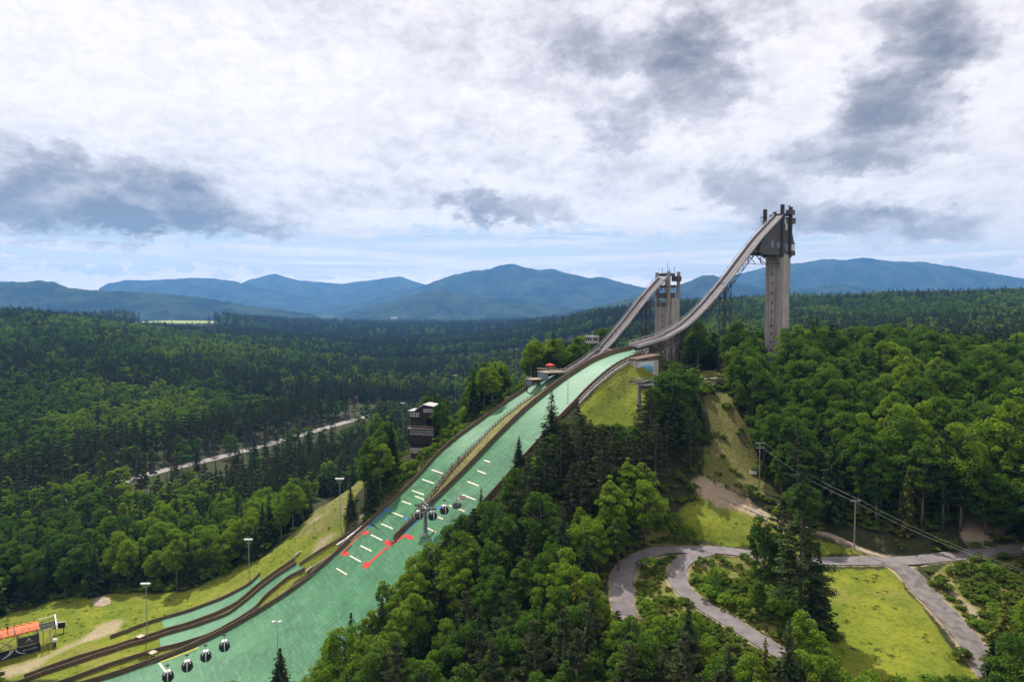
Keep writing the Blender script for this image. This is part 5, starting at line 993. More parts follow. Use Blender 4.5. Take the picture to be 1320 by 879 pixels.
def trunk_mesh(name, pts, r0, r1, limbs, m):
    mb = MB(); mb.tube(pts, r0, 7, 0, r1)
    for a, b_, r in limbs: mb.tube([a, (np.array(a)+np.array(b_))/2+rng.normal(0, .12, 3), b_], r, 5, 0, r*.35)
    me = bpy.data.meshes.new(name); me.from_pydata(mb.v, [], mb.f); me.materials.append(m); me.polygons.foreach_set('use_smooth', [True]*len(me.polygons)); return me
def broadleaf(H, R, cb, n, sz, m, seed, lod=1.0, open_=0.0):
    """crown built of uneven leaf clumps carried at limb ends"""
    global rng; rng = np.random.default_rng(seed); cz = (H+cb)/2; hz_ = (H-cb)/2; tp_ = rng.uniform(.2, .6); K = int(rng.integers(58, 74)*lod); C = []
    while len(C) < K:
        p = rng.normal(size=3); p /= np.linalg.norm(p); rad = rng.uniform(.45, .98)**.6; q = p*rad; taper = 1.0-tp_*max(q[2], 0)-.12*max(-q[2], 0)
        C.append([q[0]*R*taper*rng.uniform(.8, 1.12), q[1]*R*taper*rng.uniform(.8, 1.12), cz+q[2]*hz_*rng.uniform(.85, 1.04)])
    C = np.array(C); cr = R*rng.uniform(.15, .34, K)*(1.15 if lod < 1 else 1); parts = []
    per = max(4, int(n/K))
    for c, r in zip(C, cr):
        k_ = max(3, int(per*(r/(R*.25))**2)); d = rng.normal(size=(k_, 3)); d /= np.linalg.norm(d, axis=1)[:, None]; d[:, 2] = np.where(d[:, 2] < -.25, -d[:, 2]*.6, d[:, 2]); rad = rng.uniform(.55, 1.08, k_)[:, None]**.7
        P_ = c+d*rad*r*np.array([1.0, 1.0, rng.uniform(.7, 1.15)]); nn = d*.8+np.array([0, 0, .35])+rng.normal(0, .5, (k_, 3)); v, f = quads(P_, nn, sz*np.ones(k_)); parts.append((v, f, np.clip(rng.normal(.5, .22)+rng.normal(0, .1, k_), 0, 1)))
    cm = crown_mesh('crown', parts, m); th_ = .016*H+.06; pts = [(0, 0, -1.0), (rng.normal(0, .05), rng.normal(0, .05), cb*.6), (rng.normal(0, .25), rng.normal(0, .25), cb+hz_*.7), (rng.normal(0, .3), rng.normal(0, .3), H*.9)]
    lim = [((0, 0, float(np.clip(c[2]-1.5-rng.uniform(0, 2), cb*.55, H*.8))), tuple(c), .10*H/14) for c in C[:int(16*lod)+4]]
    return cm, trunk_mesh('trunk', pts, th_, .05, lim, BARK)
def spruce(H, R, n_lv, nb, m, seed, sz=.55, cb=.06, ragged=.25):
    global rng; rng = np.random.default_rng(seed); P_ = []; Nn = []; S_ = []; Tn = []
    for i in range(n_lv):
        t_ = i/(n_lv-1); z = H*(cb+(1-cb)*t_**.92); r = R*(1-t_)**.82*(1+rng.normal(0, ragged*.4))+.12; a0 = rng.uniform(0, 6.28); k_ = max(3, int(nb*(.45+.55*(1-t_))))
        for j in range(k_):
            a = a0+6.283*j/k_+rng.normal(0, .2); L = r*rng.uniform(1-ragged*1.3, 1.12); ns = max(2, int(L/(sz*.42))+1); tv = np.clip(rng.normal(.45, .25), 0, 1)
            for q in range(ns):
                f = (q+.6)/ns; x = L*f; zz = z-.26*x-.05*x*x/max(R, 1)+.10*x*f; w_ = (1-f*.6)*L*.20
                for o in (-1, 0, 1) if w_ > .25 else (0,):
                    P_.append((math.cos(a)*x-math.sin(a)*o*w_, math.sin(a)*x+math.cos(a)*o*w_, zz-.10*abs(o)+rng.normal(0, .08))); Nn.append((math.cos(a)*.55+rng.normal(0, .35), math.sin(a)*.55+rng.normal(0, .35), .8)); S_.append(sz*rng.uniform(.8, 1.2)); Tn.append(tv*.6+.5*f)
    v, f = quads(np.array(P_), np.array(Nn), np.array(S_), .8); cm = crown_mesh('crown', [(v, f, np.clip(np.array(Tn)-.2, 0, 1))], m)
    return cm, trunk_mesh('trunk', [(0, 0, -1), (0, 0, H*.5), (0, 0, H*.98)], .012*H+.06, .03, [], BARKD)
def pine(H, R, cb, m, seed, tiers=11, tuft=70, sz=.5, pw=1.6):
    """tall pine with flat plates of needles on long limbs and a bare lower trunk"""
    global rng; rng = np.random.default_rng(seed); parts = []; lim = []
    for i in range(tiers):
        t_ = i/(tiers-1); z = H*(cb+(.98-cb)*t_); r = R*(1-t_**pw)*rng.uniform(.75, 1.1)+.5; k_ = int(rng.integers(3, 6)); a0 = rng.uniform(0, 6.28)
        for j in range(k_):
            a = a0+6.283*j/k_+rng.normal(0, .35); L = r*rng.uniform(.55, 1.1); tip = np.array([math.cos(a)*L, math.sin(a)*L, z+.12*L+rng.normal(0, .3)]); lim.append(((0, 0, z-.3), tuple(tip), .07*H/20)); tv = rng.normal(.45, .22)
            for fr in (.5, .78, 1.0):
                c = np.array([0, 0, z])*(1-fr)+tip*fr; rr_ = max(.5, L*.24)*(1.1-.2*fr); n = int(tuft*.33); d = rng.normal(size=(n, 3)); d /= np.linalg.norm(d, axis=1)[:, None]; Q = c+d*rng.uniform(.4, 1.05, n)[:, None]*np.array([rr_*1.25, rr_*1.25, rr_*.5]); v, f = quads(Q, d*.5+np.array([0, 0, .8])+rng.normal(0, .4, (n, 3)), np.full(n, sz), .6); parts.append((v, f, np.clip(tv+rng.normal(0, .15, n), 0, 1)))
    return crown_mesh('crown', parts, m), trunk_mesh('trunk', [(0, 0, -1), (rng.normal(0, .15), rng.normal(0, .15), H*.5), (0, 0, H*.97)], .014*H+.05, .05, lim, BARK)
def bush(R, H, n, sz, m, seed):
    global rng; rng = np.random.default_rng(seed); parts = []
    for _ in range(9):
        c = np.array([rng.normal(0, R*.45), rng.normal(0, R*.45), H*rng.uniform(.25, .7)]); r = R*rng.uniform(.3, .5); k_ = n//9; d = rng.normal(size=(k_, 3)); d /= np.linalg.norm(d, axis=1)[:, None]; d[:, 2] = np.abs(d[:, 2]); v, f = quads(c+d*r*np.array([1, 1, H/R*.6])*rng.uniform(.6, 1.05, k_)[:, None], d+np.array([0, 0, .6])+rng.normal(0, .4, (k_, 3)), np.full(k_, sz)); parts.append((v, f, np.clip(rng.normal(.5, .25)+rng.normal(0, .1, k_), 0, 1)))
    return crown_mesh('foliage', parts, m)
# unit shapes: (mesh of crown, mesh of trunk, height, radius)
PROTO = {}
for k_, (H, R, cb, n) in enumerate(((15, 4.3, 3.2, 6800), (17, 3.7, 4.4, 6800), (13.5, 4.7, 2.4, 6800), (18, 4.4, 5.4, 7200), (15.5, 3.2, 2.8, 6000), (16.5, 4.9, 4.0, 7600))):
    for tone in ('deep', 'bright'): PROTO['b', tone, k_] = broadleaf(H, R, cb, n, .42, LF[tone], 100+k_)+(H, R)
for k_, (H, R) in enumerate(((16, 3.7), (19, 3.9), (14, 3.2))): PROTO['s', 'spruce', k_] = spruce(H, R, 30, 9, LF['spruce'], 200+k_)+(H, R)
PROTO['s', 'gold', 0] = spruce(16, 3.6, 24, 8, LF['gold'], 210, .55, .08, .4)+(16, 3.6)
for k_, (H, R, cb) in enumerate(((22, 4.4, .28), (24, 4.0, .40), (20, 4.6, .2))): PROTO['p', 'pine', k_] = pine(H, R, cb, LF['pine'], 300+k_, 12, 95, .52)+(H, R)
PROTO['p', 'big', 0] = pine(31, 5.9, .26, LF['bigpine'], 340, 19, 260, .55, 1.05)+(31, 5.9)
PROTO['p', 'gold', 0] = pine(18, 4.2, .15, LF['gold'], 320, 12, 80, .5)+(18, 4.2)
PROTO['r', 'pine', 0] = pine(22, 3.0, .55, LF['pine'], 330, 7, 70, .55)+(22, 3.0); PROTO['r', 'pine', 1] = pine(20, 2.8, .5, LF['pine'], 331, 7, 70, .55)+(20, 2.8)
LOW = {}
for k_ in range(3):
    for tone in ('deep', 'bright'): LOW['b', tone, k_] = broadleaf(15+k_, 4.7, 3.0, 1500, .82, LF[tone], 400+k_, .42)+(15+k_, 4.6)
for k_ in range(2): LOW['s', 'spruce', k_] = spruce(16+2*k_, 3.2, 14, 7, LF['spruce'], 420+k_, 1.0)+(16+2*k_, 3.2)
for k_ in range(2): LOW['p', 'pine', k_] = pine(19+k_, 4.0, .3, LF['pine'], 430+k_, 8, 34, 1.0)+(19+k_, 4.0)
LOW['r', 'pine', 0] = pine(21, 3.0, .52, LF['pine'], 440, 6, 40, .9)+(21, 3.0)

# ------------------------------------------------------------------ where trees grow
KEEP = [   # photo outlines of places that stay open to view
    [(690,497),(800,452),(822,452),(812,470),(782,484),(757,505),(738,523),(722,540),(697,570),(672,590),(640,612),(622,622),(604,650),(585,668),(566,690),(548,700),(520,722),(484,745),(470,768),(432,792),(406,830),(398,879),(20,879),(140,822),(330,738),(384,718),(440,680),(508,640),(570,572),(640,520)],
    [(748,516),(775,488),(800,474),(834,500),(822,515),(805,545),(770,535)], [(900,478),(936,478),(936,520),(950,540),(962,570),(975,610),(988,650),(1050,688),(1140,716),(1130,722),(1010,712),(900,702),(830,708),(825,700),(862,676),(880,640),(890,615),(912,580),(916,545),(910,512)],
    [(792,772),(795,735),(808,715),(840,700),(960,705),(960,720),(1000,760),(985,800),(962,808),(1000,845),(985,850),(915,800),(880,775),(862,775),(850,790),(806,778)], [(1070,716),(1320,697),(1320,770),(1288,790),(1262,850),(1255,868),(1130,866),(1070,815),(1062,770)],
    [(-10,879),(-10,850),(0,845),(0,795),(60,785),(130,768),(190,762),(250,758),(330,722),(372,690),(412,652),(466,612),(474,616),(440,665),(440,711),(332,790),(140,876)], [(586,575),(600,548),(650,520),(690,496),(698,500),(640,535),(600,575),(560,620),(500,680),(470,690),(500,645)]]
KD = [[(520,508),(566,508),(564,596),(515,596)], [(978,262),(1024,262),(1022,440),(1006,440),(1000,462),(978,462)], [(836,350),(876,350),(876,466),(836,470)], [(690,474),(728,470),(728,500),(690,505)], [(754,428),(784,428),(784,446),(754,446)], [(770,440),(800,440),(780,475),(764,480)], [(812,446),(845,440),(848,500),(820,500)], [(856,440),(990,330),(960,360),(905,440),(870,462)], [(848,440),(940,400),(940,470),(905,476),(880,466),(850,470)]]
for q_, d_ in POLES: KD.append(q_)
KDD = [jD-4, 264, 270, 232, 245, 228, 214, 225, 246]+[d_-1 for q_, d_ in POLES]
kx_, ky_ = np.meshgrid(np.arange(0, 1324, 4.), np.arange(256, 884, 4.)); kh = hit(kx_, ky_)[..., 1]; kd = np.zeros_like(kx_)
for q in KEEP: kd = np.where(inpoly(kx_, ky_, q), np.maximum(kd, np.minimum(kh, 420)), kd)
for q, d in zip(KD, KDD): kd = np.where(inpoly(kx_, ky_, q), np.maximum(kd, d), kd)
ROADV = [(150,632),(205,603),(262,589),(440,538),(476,530),(478,541),(440,552),(265,602),(205,618),(158,634)]
kroad = inpoly(kx_, ky_, ROADV)
def kidx(px, py): return np.clip(((py-256)/4).round().astype(int), 0, kd.shape[0]-1), np.clip((px/4).round().astype(int), 0, kd.shape[1]-1)
def blocks(x, y, z, H, R, kind):
    """does a crown here hide one of the open places? number of covered samples"""
    smp = [(0, 1.0), (0, .9), (0, .8), (0, .5), (0, .25), (0, .1), (.9, .6), (-.9, .6), (.6, .8), (-.6, .8), (.9, .4), (-.9, .4)] if kind == 'b' else [(0, 1.0), (0, .9), (0, .8), (0, .5), (0, .25), (0, .1), (.45, .6), (-.45, .6), (.8, .3), (-.8, .3)]
    n = np.zeros(np.shape(x), int); m_ = np.zeros(np.shape(x), int); D = np.hypot(x, y); tx, ty = -y/D, x/D
    for a, f in smp:
        px, py = proj(np.stack([x-tx*a*R, y-ty*a*R, z+f*H], -1)); ins = (px > -2) & (px < 1322) & (py > 256) & (py < 882); i, j = kidx(px, py); n += ins & (kd[i, j] > y+2); m_ += ins & kroad[i, j] & (y < kh[i, j]-3)
    return n, m_
EX = [(jb['_o'], 8), (tw['_o'], 7), (tw2['_o'], 7), (tb['_o'], 9), (cd['_o'], 9), (cl['_o'], 3.5), (ts_['_o'], 6), (pf['_o'], 4), (PQ(10, 3, 0), 12), (PQ(0, 3, 0), 10), (sb['_o'], 5), (pj, 3), (hit(1101,708), 9), (hit(978,628), 5), (fw['_o'], 5), (p0, 4)]
for s_ in np.arange(-70, 6, 5): EX.append((W(s_, 0, 0), 5)); 
for s_ in np.arange(-36, 14, 4): EX.append((W(s_, -21, 0), 4.5))
def free(x, y, m_=1.5):
    s, wv = sw(x, y); ok = ~((s > -14) & (s < 176) & (wv > wl(s)-2.5-m_) & (wv < wr(s)+m_+1)); ok &= ~((s > -14) & (s < 12) & (wv > WL) & (wv < WD))|(wv < -30)
    for (c, wd) in ROADS:
        for q in c[::2]: ok &= (x-q[0])**2+(y-q[1])**2 > (wd/2+m_)**2
    for c, r in EX: ok &= (x-c[0])**2+(y-c[1])**2 > r*r
    px, py = proj(np.stack([x, y, G(x, y)], -1)); vis = (y < 330)
    for q in LAWN[:8]+DIRT[:3]+DIRT[5:7]: ok &= ~(vis & inpoly(px, py, q))
    return ok
def gridpts(step, rmin, rmax, amax, seed):
    r_ = np.random.default_rng(seed); n = int(rmax/step)+1; ix, iy = np.meshgrid(np.arange(-n, n+1), np.arange(0, n+1)); x = (ix+(iy % 2)*.5)*step+r_.uniform(-.38, .38, ix.shape)*step; y = iy*step*.87+r_.uniform(-.38, .38, ix.shape)*step
    x, y = x.ravel(), y.ravel(); r = np.hypot(x, y); k_ = (r > rmin) & (r < rmax) & (np.abs(np.degrees(np.arctan2(x, y))) < amax) & (y > 40); return x[k_], y[k_]
TREES = []   # x, y, kind, tone, variant, scale, rot, zone
def zone_of(x, y):
    s, wv = sw(x, y); px, _ = proj(np.stack([x, y, G(x, y)], -1)); d = np.hypot(x, y)
    return np.where(d > 345, 'far', np.where(wv < WL, 'left', np.where((px > 905) & (y > 150) | (s < -16), 'right', 'centre')))
def choose(zn, f, u_, dn):
    """kind by neighbourhood f (noise) and a die u_"""
    if zn == 'right': return ('b', 'bright' if f > .60 else 'deep') if u_ < .80 else (('s', 'spruce') if u_ < .88 else ('p', 'pine'))
    if zn == 'left': return ('b', 'bright' if f > .52 else 'deep') if u_ < .62 else (('s', 'spruce') if u_ < .88 else ('p', 'pine'))
    if zn == 'grove': return ('b', 'bright' if f > .55 else 'deep') if u_ < .22 else (('s', 'spruce') if u_ < .40 else ('p', 'pine'))
    return ('b', 'bright' if f > .50 else 'deep') if u_ < .55 else (('s', 'spruce') if u_ < .74 else ('p', 'pine'))
def put(px, py, kind, tone, var, H, rot=0.0, at=None):
    """a particular tree, given where its foot is"""
    p = hit(px, py) if at is None else at; H0 = PROTO[kind, tone, var][2]; TREES.append((p[0], p[1], kind, tone, var, H/H0, rot, 'key')); return p
KEY = []
def key(px, py, ytop, kind, tone, var, label, wide=1.0, D=None):
    p = hit(px, py)
    if D: p = atD(px, py, D); p[2] = float(G(p[0], p[1]))
    H = float(atD(px, ytop, p[1])[2]-p[2]); KEY.append((p, kind, tone, var, H, label, wide))
key(711, 590, 504, 's', 'spruce', 1, 'tall dark spruce standing alone in front of the larger landing hill', 1.35)
key(669, 604, 562, 's', 'spruce', 2, 'small slim spruce tip at the edge of the matting, left of the tall dark spruce', 1.1)
key(797, 736, 660, 'b', 'deep', 1, 'round broadleaf tree with a bare stem at the outer bend of the asphalt road', .95)
key(1030, 812, 598, 'p', 'big', 0, 'tallest dark white pine, standing inside the loop of the lane', 1.0)
key(1052, 818, 700, 's', 'spruce', 1, 'dark spruce tucked right of the tallest pine', 1.1)
key(983, 790, 655, 'b', 'deep', 4, 'slim dark broadleaf tree left of the tallest pine, bare below', .75)
key(1006, 788, 640, 'p', 'pine', 0, 'thin pine between the slim broadleaf tree and the tallest pine', .9)
key(1238, 684, 538, 'b', 'bright', 3, 'bright yellow green maple at the edge of the right hand wood', .82)
key(1300, 668, 503, 'b', 'bright', 1, 'tall light green tree at the far right edge of the frame', 1.0)
key(1168, 690, 604, 's', 'gold', 0, 'young olive green conifer in front of the dark wood above the road', .85)
key(1290, 905, 768, 's', 'gold', 0, 'open branched olive spruce in the lower right corner', 1.25)
key(886, 905, 783, 's', 'spruce', 0, 'dark pointed spruce at the bottom edge below the lane', 1.3)
key(362, 905, 836, 's', 'spruce', 2, 'lone dark spruce rising at the bottom edge of the green outrun', 1.4)
key(1020, 925, 822, 'p', 'gold', 0, 'yellow green conifer with drooping sprays at the bottom edge below the tallest pine', 1.0)
key(985, 915, 822, 's', 'gold', 0, 'sparse olive conifer at the bottom edge, left of the yellow green one', 1.0)
key(975, 795, 752, 'b', 'deep', 2, 'low dense dark green shrub in the middle of the lane loop', .75)
key(742, 850, 745, 's', 'gold', 0, 'golden green spruce in the middle of the central wood', 1.2)
key(640, 880, 795, 'p', 'pine', 2, 'grey green pine near the bottom of the central wood', 1.0)
key(870, 545, 470, 'b', 'deep', 2, 'large leafy tree right of the mural wall', 1.25)
key(845, 560, 500, 'b', 'deep', 0, 'leafy tree below the mural building, left of the large one', 1.0)
key(1012, 478, 425, 'b', 'bright', 0, 'bright rounded tree touching the foot of the taller tower', .9, 250)
key(944, 500, 448, 'b', 'bright', 2, 'yellow green tree between the taller tower and the parking', .9, 236)
key(956, 505, 462, 's', 'spruce', 2, 'dark young spruce right of the parking', .9, 232)
key(484, 580, 534, 'b', 'bright', 0, 'bright leafy tree left of the judges building', 1.0)
key(505, 610, 540, 's', 'spruce', 0, 'dark spruce in front of the left side of the judges building', .9)
key(470, 640, 590, 'b', 'deep', 1, 'dark leafy tree on the bank below the judges building', .9)
key(452, 668, 622, 's', 'spruce', 2, 'shaded spruce on the dry bank beside the floodlight pole', .9)
for (x, y) in [(k_[0][0], k_[0][1]) for k_ in KEY]: EX.append(((x, y), 2.6))
x, y = gridpts(5.3, 88, 345, 46, 21); zn = zone_of(x, y); ok = free(x, y); x, y, zn = x[ok], y[ok], zn[ok]
fz = fbm(x/26, y/26, 3, 31); r_ = np.random.default_rng(5); uu = r_.uniform(size=len(x)); dn = fbm(x/40, y/40, 3, 77)
NEAR = []
for i in range(len(x)):
    s_i, w_i = sw(x[i], y[i]); kind, tone = choose('grove' if zn[i] == 'centre' and s_i < 74 and w_i < 46 else zn[i], fz[i]+r_.normal(0, .05), float(np.clip(uu[i]*.75+dn[i]*.5-.12, 0, .999)), dn[i])
    var = int(r_.integers(0, {'b': 6, 's': 3, 'p': 3}[kind])); H0, R0 = PROTO[kind, tone, var][2:]; sc = r_.uniform(.72, 1.12)*{'right': 1.28, 'left': 1.0, 'centre': 1.02}.get(zn[i], .9)*(.85 if kind == 'p' else 1)
    NEAR.append([x[i], y[i], kind, tone, var, sc, r_.uniform(0, 6.28), zn[i], H0, R0])
zz = G(x, y); Hs = np.array([a[5]*a[8] for a in NEAR]); Rs = np.array([a[5]*a[9] for a in NEAR])
for rep in range(2):          # a tree too tall for its spot is younger; one that still blocks is left out
    kb = np.array([a[2] == 'b' for a in NEAR]); nb1, nr1 = blocks(x, y, zz, Hs, Rs, 'b'); nb2, nr2 = blocks(x, y, zz, Hs, Rs, 's'); nb = np.where(kb, nb1, nb2); nr = np.where(kb, nr1, nr2)
    shr = np.where(nb > 0, .72 if rep == 0 else .7, 1.0); Hs *= shr; Rs *= np.where(nb > 0, .8, 1.0)
    for a, k_ in zip(NEAR, shr): a[5] *= k_
kb = np.array([a[2] == 'b' for a in NEAR]); nb1, nr1 = blocks(x, y, zz, Hs, Rs, 'b'); nb2, nr2 = blocks(x, y, zz, Hs, Rs, 's'); nb = np.where(kb, nb1, nb2); nr = np.where(kb, nr1, nr2)
good = (nb == 0) & ~((nr > 0) & (r_.uniform(size=len(x)) < .9)) & (Hs > 3.0) & ~((zn == 'right') & (dn > .62) & (uu < .3))
NEAR = [a for a, g in zip(NEAR, good) if g]
# how large each shows, to pick which become objects
def shown(a): d = math.hypot(a[0], a[1]); return (a[5]*a[8])*(a[5]*a[9])/d**2
def inview(a):
    z = float(G(a[0], a[1])); px, py = proj(np.array([[a[0], a[1], z+a[5]*a[8]], [a[0], a[1], z]])); return -30 < px[0] < 1350 and py[0] < 885 and py[1] > 250
NEAR.sort(key=lambda a: -shown(a) if inview(a) else 1); NAMES = {'b': 'broadleaf_tree', 's': 'spruce_tree', 'p': 'pine_tree', 'r': 'pine_tree'}; CATS = {'b': 'tree', 's': 'spruce', 'p': 'pine', 'r': 'pine'}
cnt = {'b': 0, 's': 0, 'p': 0}; REST = []; MAXN = {'b': 262, 's': 205, 'p': 205}
ZTXT = {'left': 'in the wood on the slope left of the landing hills', 'centre': 'in the wood between landing hill and road loop', 'right': 'in the wood right of the towers'}
TTXT = {('b', 'deep'): 'deep green broadleaf tree', ('b', 'bright'): 'light green broadleaf tree', ('s', 'spruce'): 'dark pointed spruce', ('p', 'pine'): 'grey green pine', ('s', 'gold'): 'olive conifer', ('p', 'gold'): 'yellow green conifer'}
def tree(p, kind, tone, var, sc, rot, label, group, wide=1.0):
    cm, tm, H0, R0 = PROTO[kind, tone, var]; o = bpy.data.objects.new(NAMES[kind], None); COL.objects.link(o); o.location = [float(v) for v in p]; o.rotation_euler = (0, 0, rot); o.scale = (sc*wide, sc*wide, sc); tag(o, label, CATS[kind], group); link('trunk', tm, o); link('crown', cm, o); return o
for p, kind, tone, var, H, label, wide in KEY: tree(p, kind, tone, var, H/PROTO[kind, tone, var][2], hash(label[:9]) % 6 if False else len(label)*.7, label, None, wide)
for a in NEAR:
    k_ = a[2]
    if cnt[k_] < MAXN[k_] and inview(a):
        cnt[k_] += 1; h_ = a[5]*a[8]; size = 'tall' if h_ > 15.5 else ('short' if h_ < 10 else 'medium'); l_ = '%s %s %s' % (size, TTXT[k_, a[3]], ZTXT[a[7]]); tree((a[0], a[1], float(G(a[0], a[1]))), k_, a[3], a[4], a[5], a[6], l_, l_.replace('tree ', 'trees ', 1) if 'tree ' in l_ else l_)
    else: REST.append(a)
# the rest of the forest: one object whose points carry trees
def scatter(name, P_, idx, sc, rot, protos):
    me = bpy.data.meshes.new(name); me.vertices.add(len(P_)); me.vertices.foreach_set('co', np.asarray(P_, np.float32).ravel())
    for nm, ty, val in (('pick', 'INT', idx), ('size', 'FLOAT', sc), ('turn', 'FLOAT', rot)): at = me.attributes.new(nm, ty, 'POINT'); at.data.foreach_set('value', np.asarray(val, np.int32 if ty == 'INT' else np.float32))
    me.update(); o = link(name, me); o['kind'] = 'stuff'; cl_ = bpy.data.collections.new(name+'_shapes'); src = []
    for i, q in enumerate(protos):
        ms = [m_ for m_ in q[:2] if isinstance(m_, bpy.types.Mesh)]; V = []; off = 0; bm_ = bpy.data.meshes.new('%s_shape_%02d' % (name, i)); vs = []; fs = []; ls = []; mi = []; tn = []
        for k_, m_ in enumerate(ms):
            a = np.empty(len(m_.vertices)*3, np.float32); m_.vertices.foreach_get('co', a); vs.append(a.reshape(-1, 3)); at = m_.attributes.get('tint'); 
            t_ = np.zeros(len(m_.vertices)*4, np.float32); at and at.data.foreach_get('color', t_); tn.append(t_)
            for p in m_.polygons: fs.append([v+off for v in p.vertices]); mi.append(k_)
            off += len(m_.vertices); bm_.materials.append(m_.materials[0])
        bm_.from_pydata(np.concatenate(vs).tolist(), [], fs); bm_.polygons.foreach_set('material_index', mi); at = bm_.attributes.new('tint', 'FLOAT_COLOR', 'POINT'); at.data.foreach_set('color', np.concatenate(tn))
        so = bpy.data.objects.new('%s_shape_%02d' % (name, i), bm_); cl_.objects.link(so)
    ng = bpy.data.node_groups.new(name, 'GeometryNodeTree'); ng.interface.new_socket('Geometry', in_out='INPUT', socket_type='NodeSocketGeometry'); ng.interface.new_socket('Geometry', in_out='OUTPUT', socket_type='NodeSocketGeometry'); n_ = ng.nodes; L = ng.links
    gi, go = n_.new('NodeGroupInput'), n_.new('NodeGroupOutput'); ci = n_.new('GeometryNodeCollectionInfo'); ci.inputs['Collection'].default_value = cl_; ci.inputs['Separate Children'].default_value = True; ci.inputs['Reset Children'].default_value = True
    ip = n_.new('GeometryNodeInstanceOnPoints'); ip.inputs['Pick Instance'].default_value = True
    def attr(nm, ty): a = n_.new('GeometryNodeInputNamedAttribute'); a.data_type = ty; a.inputs[0].default_value = nm; return a.outputs[0]
    m2p = n_.new('GeometryNodeMeshToPoints'); L.new(gi.outputs[0], m2p.inputs['Mesh']); L.new(m2p.outputs[0], ip.inputs['Points']); L.new(ci.outputs[0], ip.inputs['Instance']); L.new(attr('pick', 'INT'), ip.inputs['Instance Index']); cx_ = n_.new('ShaderNodeCombineXYZ'); L.new(attr('turn', 'FLOAT'), cx_.inputs[2]); L.new(cx_.outputs[0], ip.inputs['Rotation']); L.new(attr('size', 'FLOAT'), ip.inputs['Scale']); L.new(ip.outputs[0], go.inputs[0])
    md = o.modifiers.new('trees', 'NODES'); md.node_group = ng; return o
pk = sorted(PROTO.keys()); lk = sorted(LOW.keys())
scatter('forest', [(a[0], a[1], float(G(a[0], a[1]))) for a in REST], [pk.index((a[2], a[3], a[4])) for a in REST], [a[5] for a in REST], [a[6] for a in REST], [PROTO[k_] for k_ in pk])
FP = []; FI = []; FS = []; FR = []
r_ = np.random.default_rng(9)
for step, r0, r1, scl in ((7.2, 345, 700, 1.02), (8.6, 700, 1300, 1.12), (11, 1300, 2300, 1.35), (19, 2300, 4300, 2.1)):
    x, y = gridpts(step, r0, r1, 44, int(r0)); z = G(x, y); px, py = proj(np.stack([x, y, z], -1)); s, wv = sw(x, y); ok = np.ones(len(x), bool)
    if r0 < 700:
        for (c, wd) in ROADS:
            if wd > 8:
                dmin = np.min(np.hypot(x[:, None]-c[None, :, 0], y[:, None]-c[None, :, 1]), 1); ok &= dmin > 8.5
        nb, nr = blocks(x, y, z, np.full(len(x), 14.), np.full(len(x), 4.), 'b'); ok &= ~((nr > 0) & (r_.uniform(size=len(x)) < .85))
    else: dmin = np.full(len(x), 999.)
    tp = proj(np.stack([x, y, z+17*scl], -1)); ok &= ~(inpoly(px, py, FIELD[0]) | inpoly(tp[0], tp[1], FIELD[0]) | inpoly(px, (py+tp[1])/2, FIELD[0])) | (np.hypot(x, y) < 1500)
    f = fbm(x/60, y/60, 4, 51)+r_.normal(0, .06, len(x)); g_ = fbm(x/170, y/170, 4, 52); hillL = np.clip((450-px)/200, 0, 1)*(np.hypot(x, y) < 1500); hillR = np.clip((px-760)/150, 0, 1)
    con = .62+.25*(g_-.5)*2-.42*hillL-.42*hillR+.25*np.clip((y-1200)/1200, 0, 1)*(1-hillR)+.55*np.clip((fbm(x/140, y/140, 3, 53)-.52)*8, 0, 1)*(r0 < 2300); u_ = r_.uniform(size=len(x)); beyond = (x < c[:, 0].mean()) if False else None  # valley conifers, their dark stands also standing in for cloud shadow
    band = (dmin > 8.5) & (dmin < 48) & (r0 < 700) & (y > 386+(px-155)*.42) & (px < 480)
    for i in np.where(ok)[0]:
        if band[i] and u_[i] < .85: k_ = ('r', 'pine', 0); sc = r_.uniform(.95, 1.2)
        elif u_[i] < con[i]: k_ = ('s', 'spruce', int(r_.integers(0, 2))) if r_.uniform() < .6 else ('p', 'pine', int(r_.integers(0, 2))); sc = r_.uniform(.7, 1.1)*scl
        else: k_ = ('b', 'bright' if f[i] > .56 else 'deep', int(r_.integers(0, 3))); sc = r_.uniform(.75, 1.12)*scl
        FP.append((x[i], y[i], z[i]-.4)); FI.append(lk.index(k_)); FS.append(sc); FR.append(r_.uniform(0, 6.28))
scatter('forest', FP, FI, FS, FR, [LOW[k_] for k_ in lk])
# ferns, saplings and brambles on the rough ground
BU = [(bush(1.1, 1.0, 260, .34, LF['fern'], 500),), (bush(1.5, 1.6, 340, .36, LF['fern'], 501),), (bush(1.4, 2.0, 340, .36, LF['deep'], 502),), (bush(2.0, 2.8, 420, .4, LF['bright'], 503),), (bush(.8, .6, 160, .28, LF['gold'], 504),)]
x, y = gridpts(1.5, 95, 300, 44, 77); px, py = proj(np.stack([x, y, G(x, y)], -1)); d_ = fbm(x/7, y/7, 3, 88); ok = free(x, y, .3) | np.zeros(len(x), bool); wild = np.zeros(len(x), bool)
for q in ROUGH[1:4]+ROUGH[5:7]: wild |= inpoly(px, py, q)
s, wv = sw(x, y); hf = (s > -6) & (s < 175) & (wv > wl(s)-1.2) & (wv < wr(s)+1.5); rd = np.zeros(len(x), bool)
for (c, wd) in ROADS:
    for q in c[::2]: rd |= (x-q[0])**2+(y-q[1])**2 < (wd/2+1.1)**2
for c, r in EX: 
    if r > 2.7: rd |= (x-c[0])**2+(y-c[1])**2 < (r*.6)**2
lawn_ = np.zeros(len(x), bool)
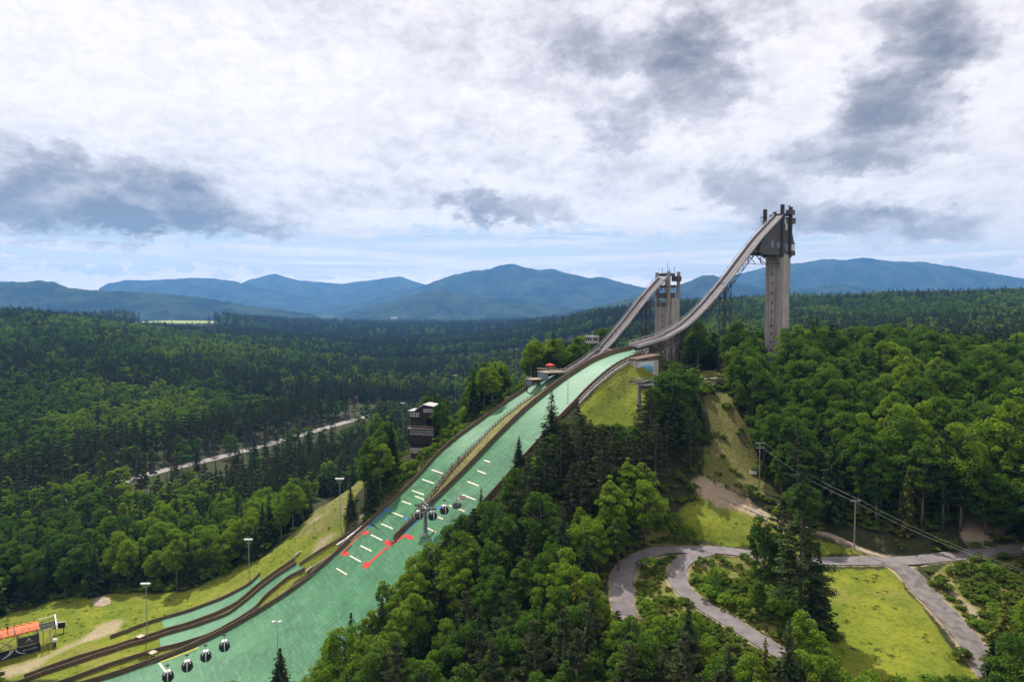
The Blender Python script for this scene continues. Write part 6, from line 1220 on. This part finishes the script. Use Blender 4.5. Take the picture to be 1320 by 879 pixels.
for q in LAWN[:5]+DIRT: lawn_ |= inpoly(px, py, q)
r_ = np.random.default_rng(3); u_ = r_.uniform(size=len(x)); use = ~hf & ~rd & ((wild & (u_ < np.where(d_ > .30, .96, .35)) & ~np.zeros(len(x), bool)) | (ok & ~lawn_ & ~wild & (u_ < .30)))
for q in DIRT: use &= ~inpoly(px, py, q)
use &= ~((s > 96) & (wv > WL-24) & (wv < WL)); sl = inpoly(px, py, ROUGH[0]); use &= ~sl | (u_ < .05)
ii = np.where(use)[0]; pick = np.where(d_[ii] > .6, r_.integers(1, 4, len(ii)), r_.choice([0, 0, 1, 4], len(ii)))
scatter('undergrowth', np.stack([x[ii], y[ii], G(x[ii], y[ii])-.1], -1), pick, r_.uniform(.65, 1.3, len(ii))*np.where(wild[ii], 1.0, 1.5), r_.uniform(0, 6.28, len(ii)), BU)
TU = [(bush(.5, .2, 40, .22, LF['fern'], 600),), (bush(.7, .28, 60, .24, LF['gold'], 601),), (bush(.6, .2, 44, .24, LF['bright'], 602),)]
x, y = gridpts(.95, 95, 270, 44, 78); px, py = proj(np.stack([x, y, G(x, y)], -1)); gl = np.zeros(len(x), bool)
for q in LAWN: gl |= inpoly(px, py, q)
for q in DIRT+[[(196,806),(336,738),(398,716),(400,740),(340,778),(200,845)]]: gl &= ~inpoly(px, py, q)
s, wv = sw(x, y); gl &= ~((s > -6) & (s < 178) & (wv > wl(s)-1.2) & (wv < wr(s)+1.5)) & (fbm(x/5, y/5, 3, 99) > .45)
for (c, wd) in ROADS:
    for q in c[::2]: gl &= (x-q[0])**2+(y-q[1])**2 > (wd/2+.6)**2
ij = np.where(gl)[0]; ij = ij[r_.uniform(size=len(ij)) < .09]
scatter('grass', np.stack([x[ij], y[ij], G(x[ij], y[ij])-.05], -1), r_.integers(0, 3, len(ij)), r_.uniform(.5, 1.1, len(ij)), r_.uniform(0, 6.28, len(ij)), TU)
print('tufts', len(ij), 'near', len(NEAR), cnt, 'rest', len(REST), 'far', len(FP), 'under', len(ii))
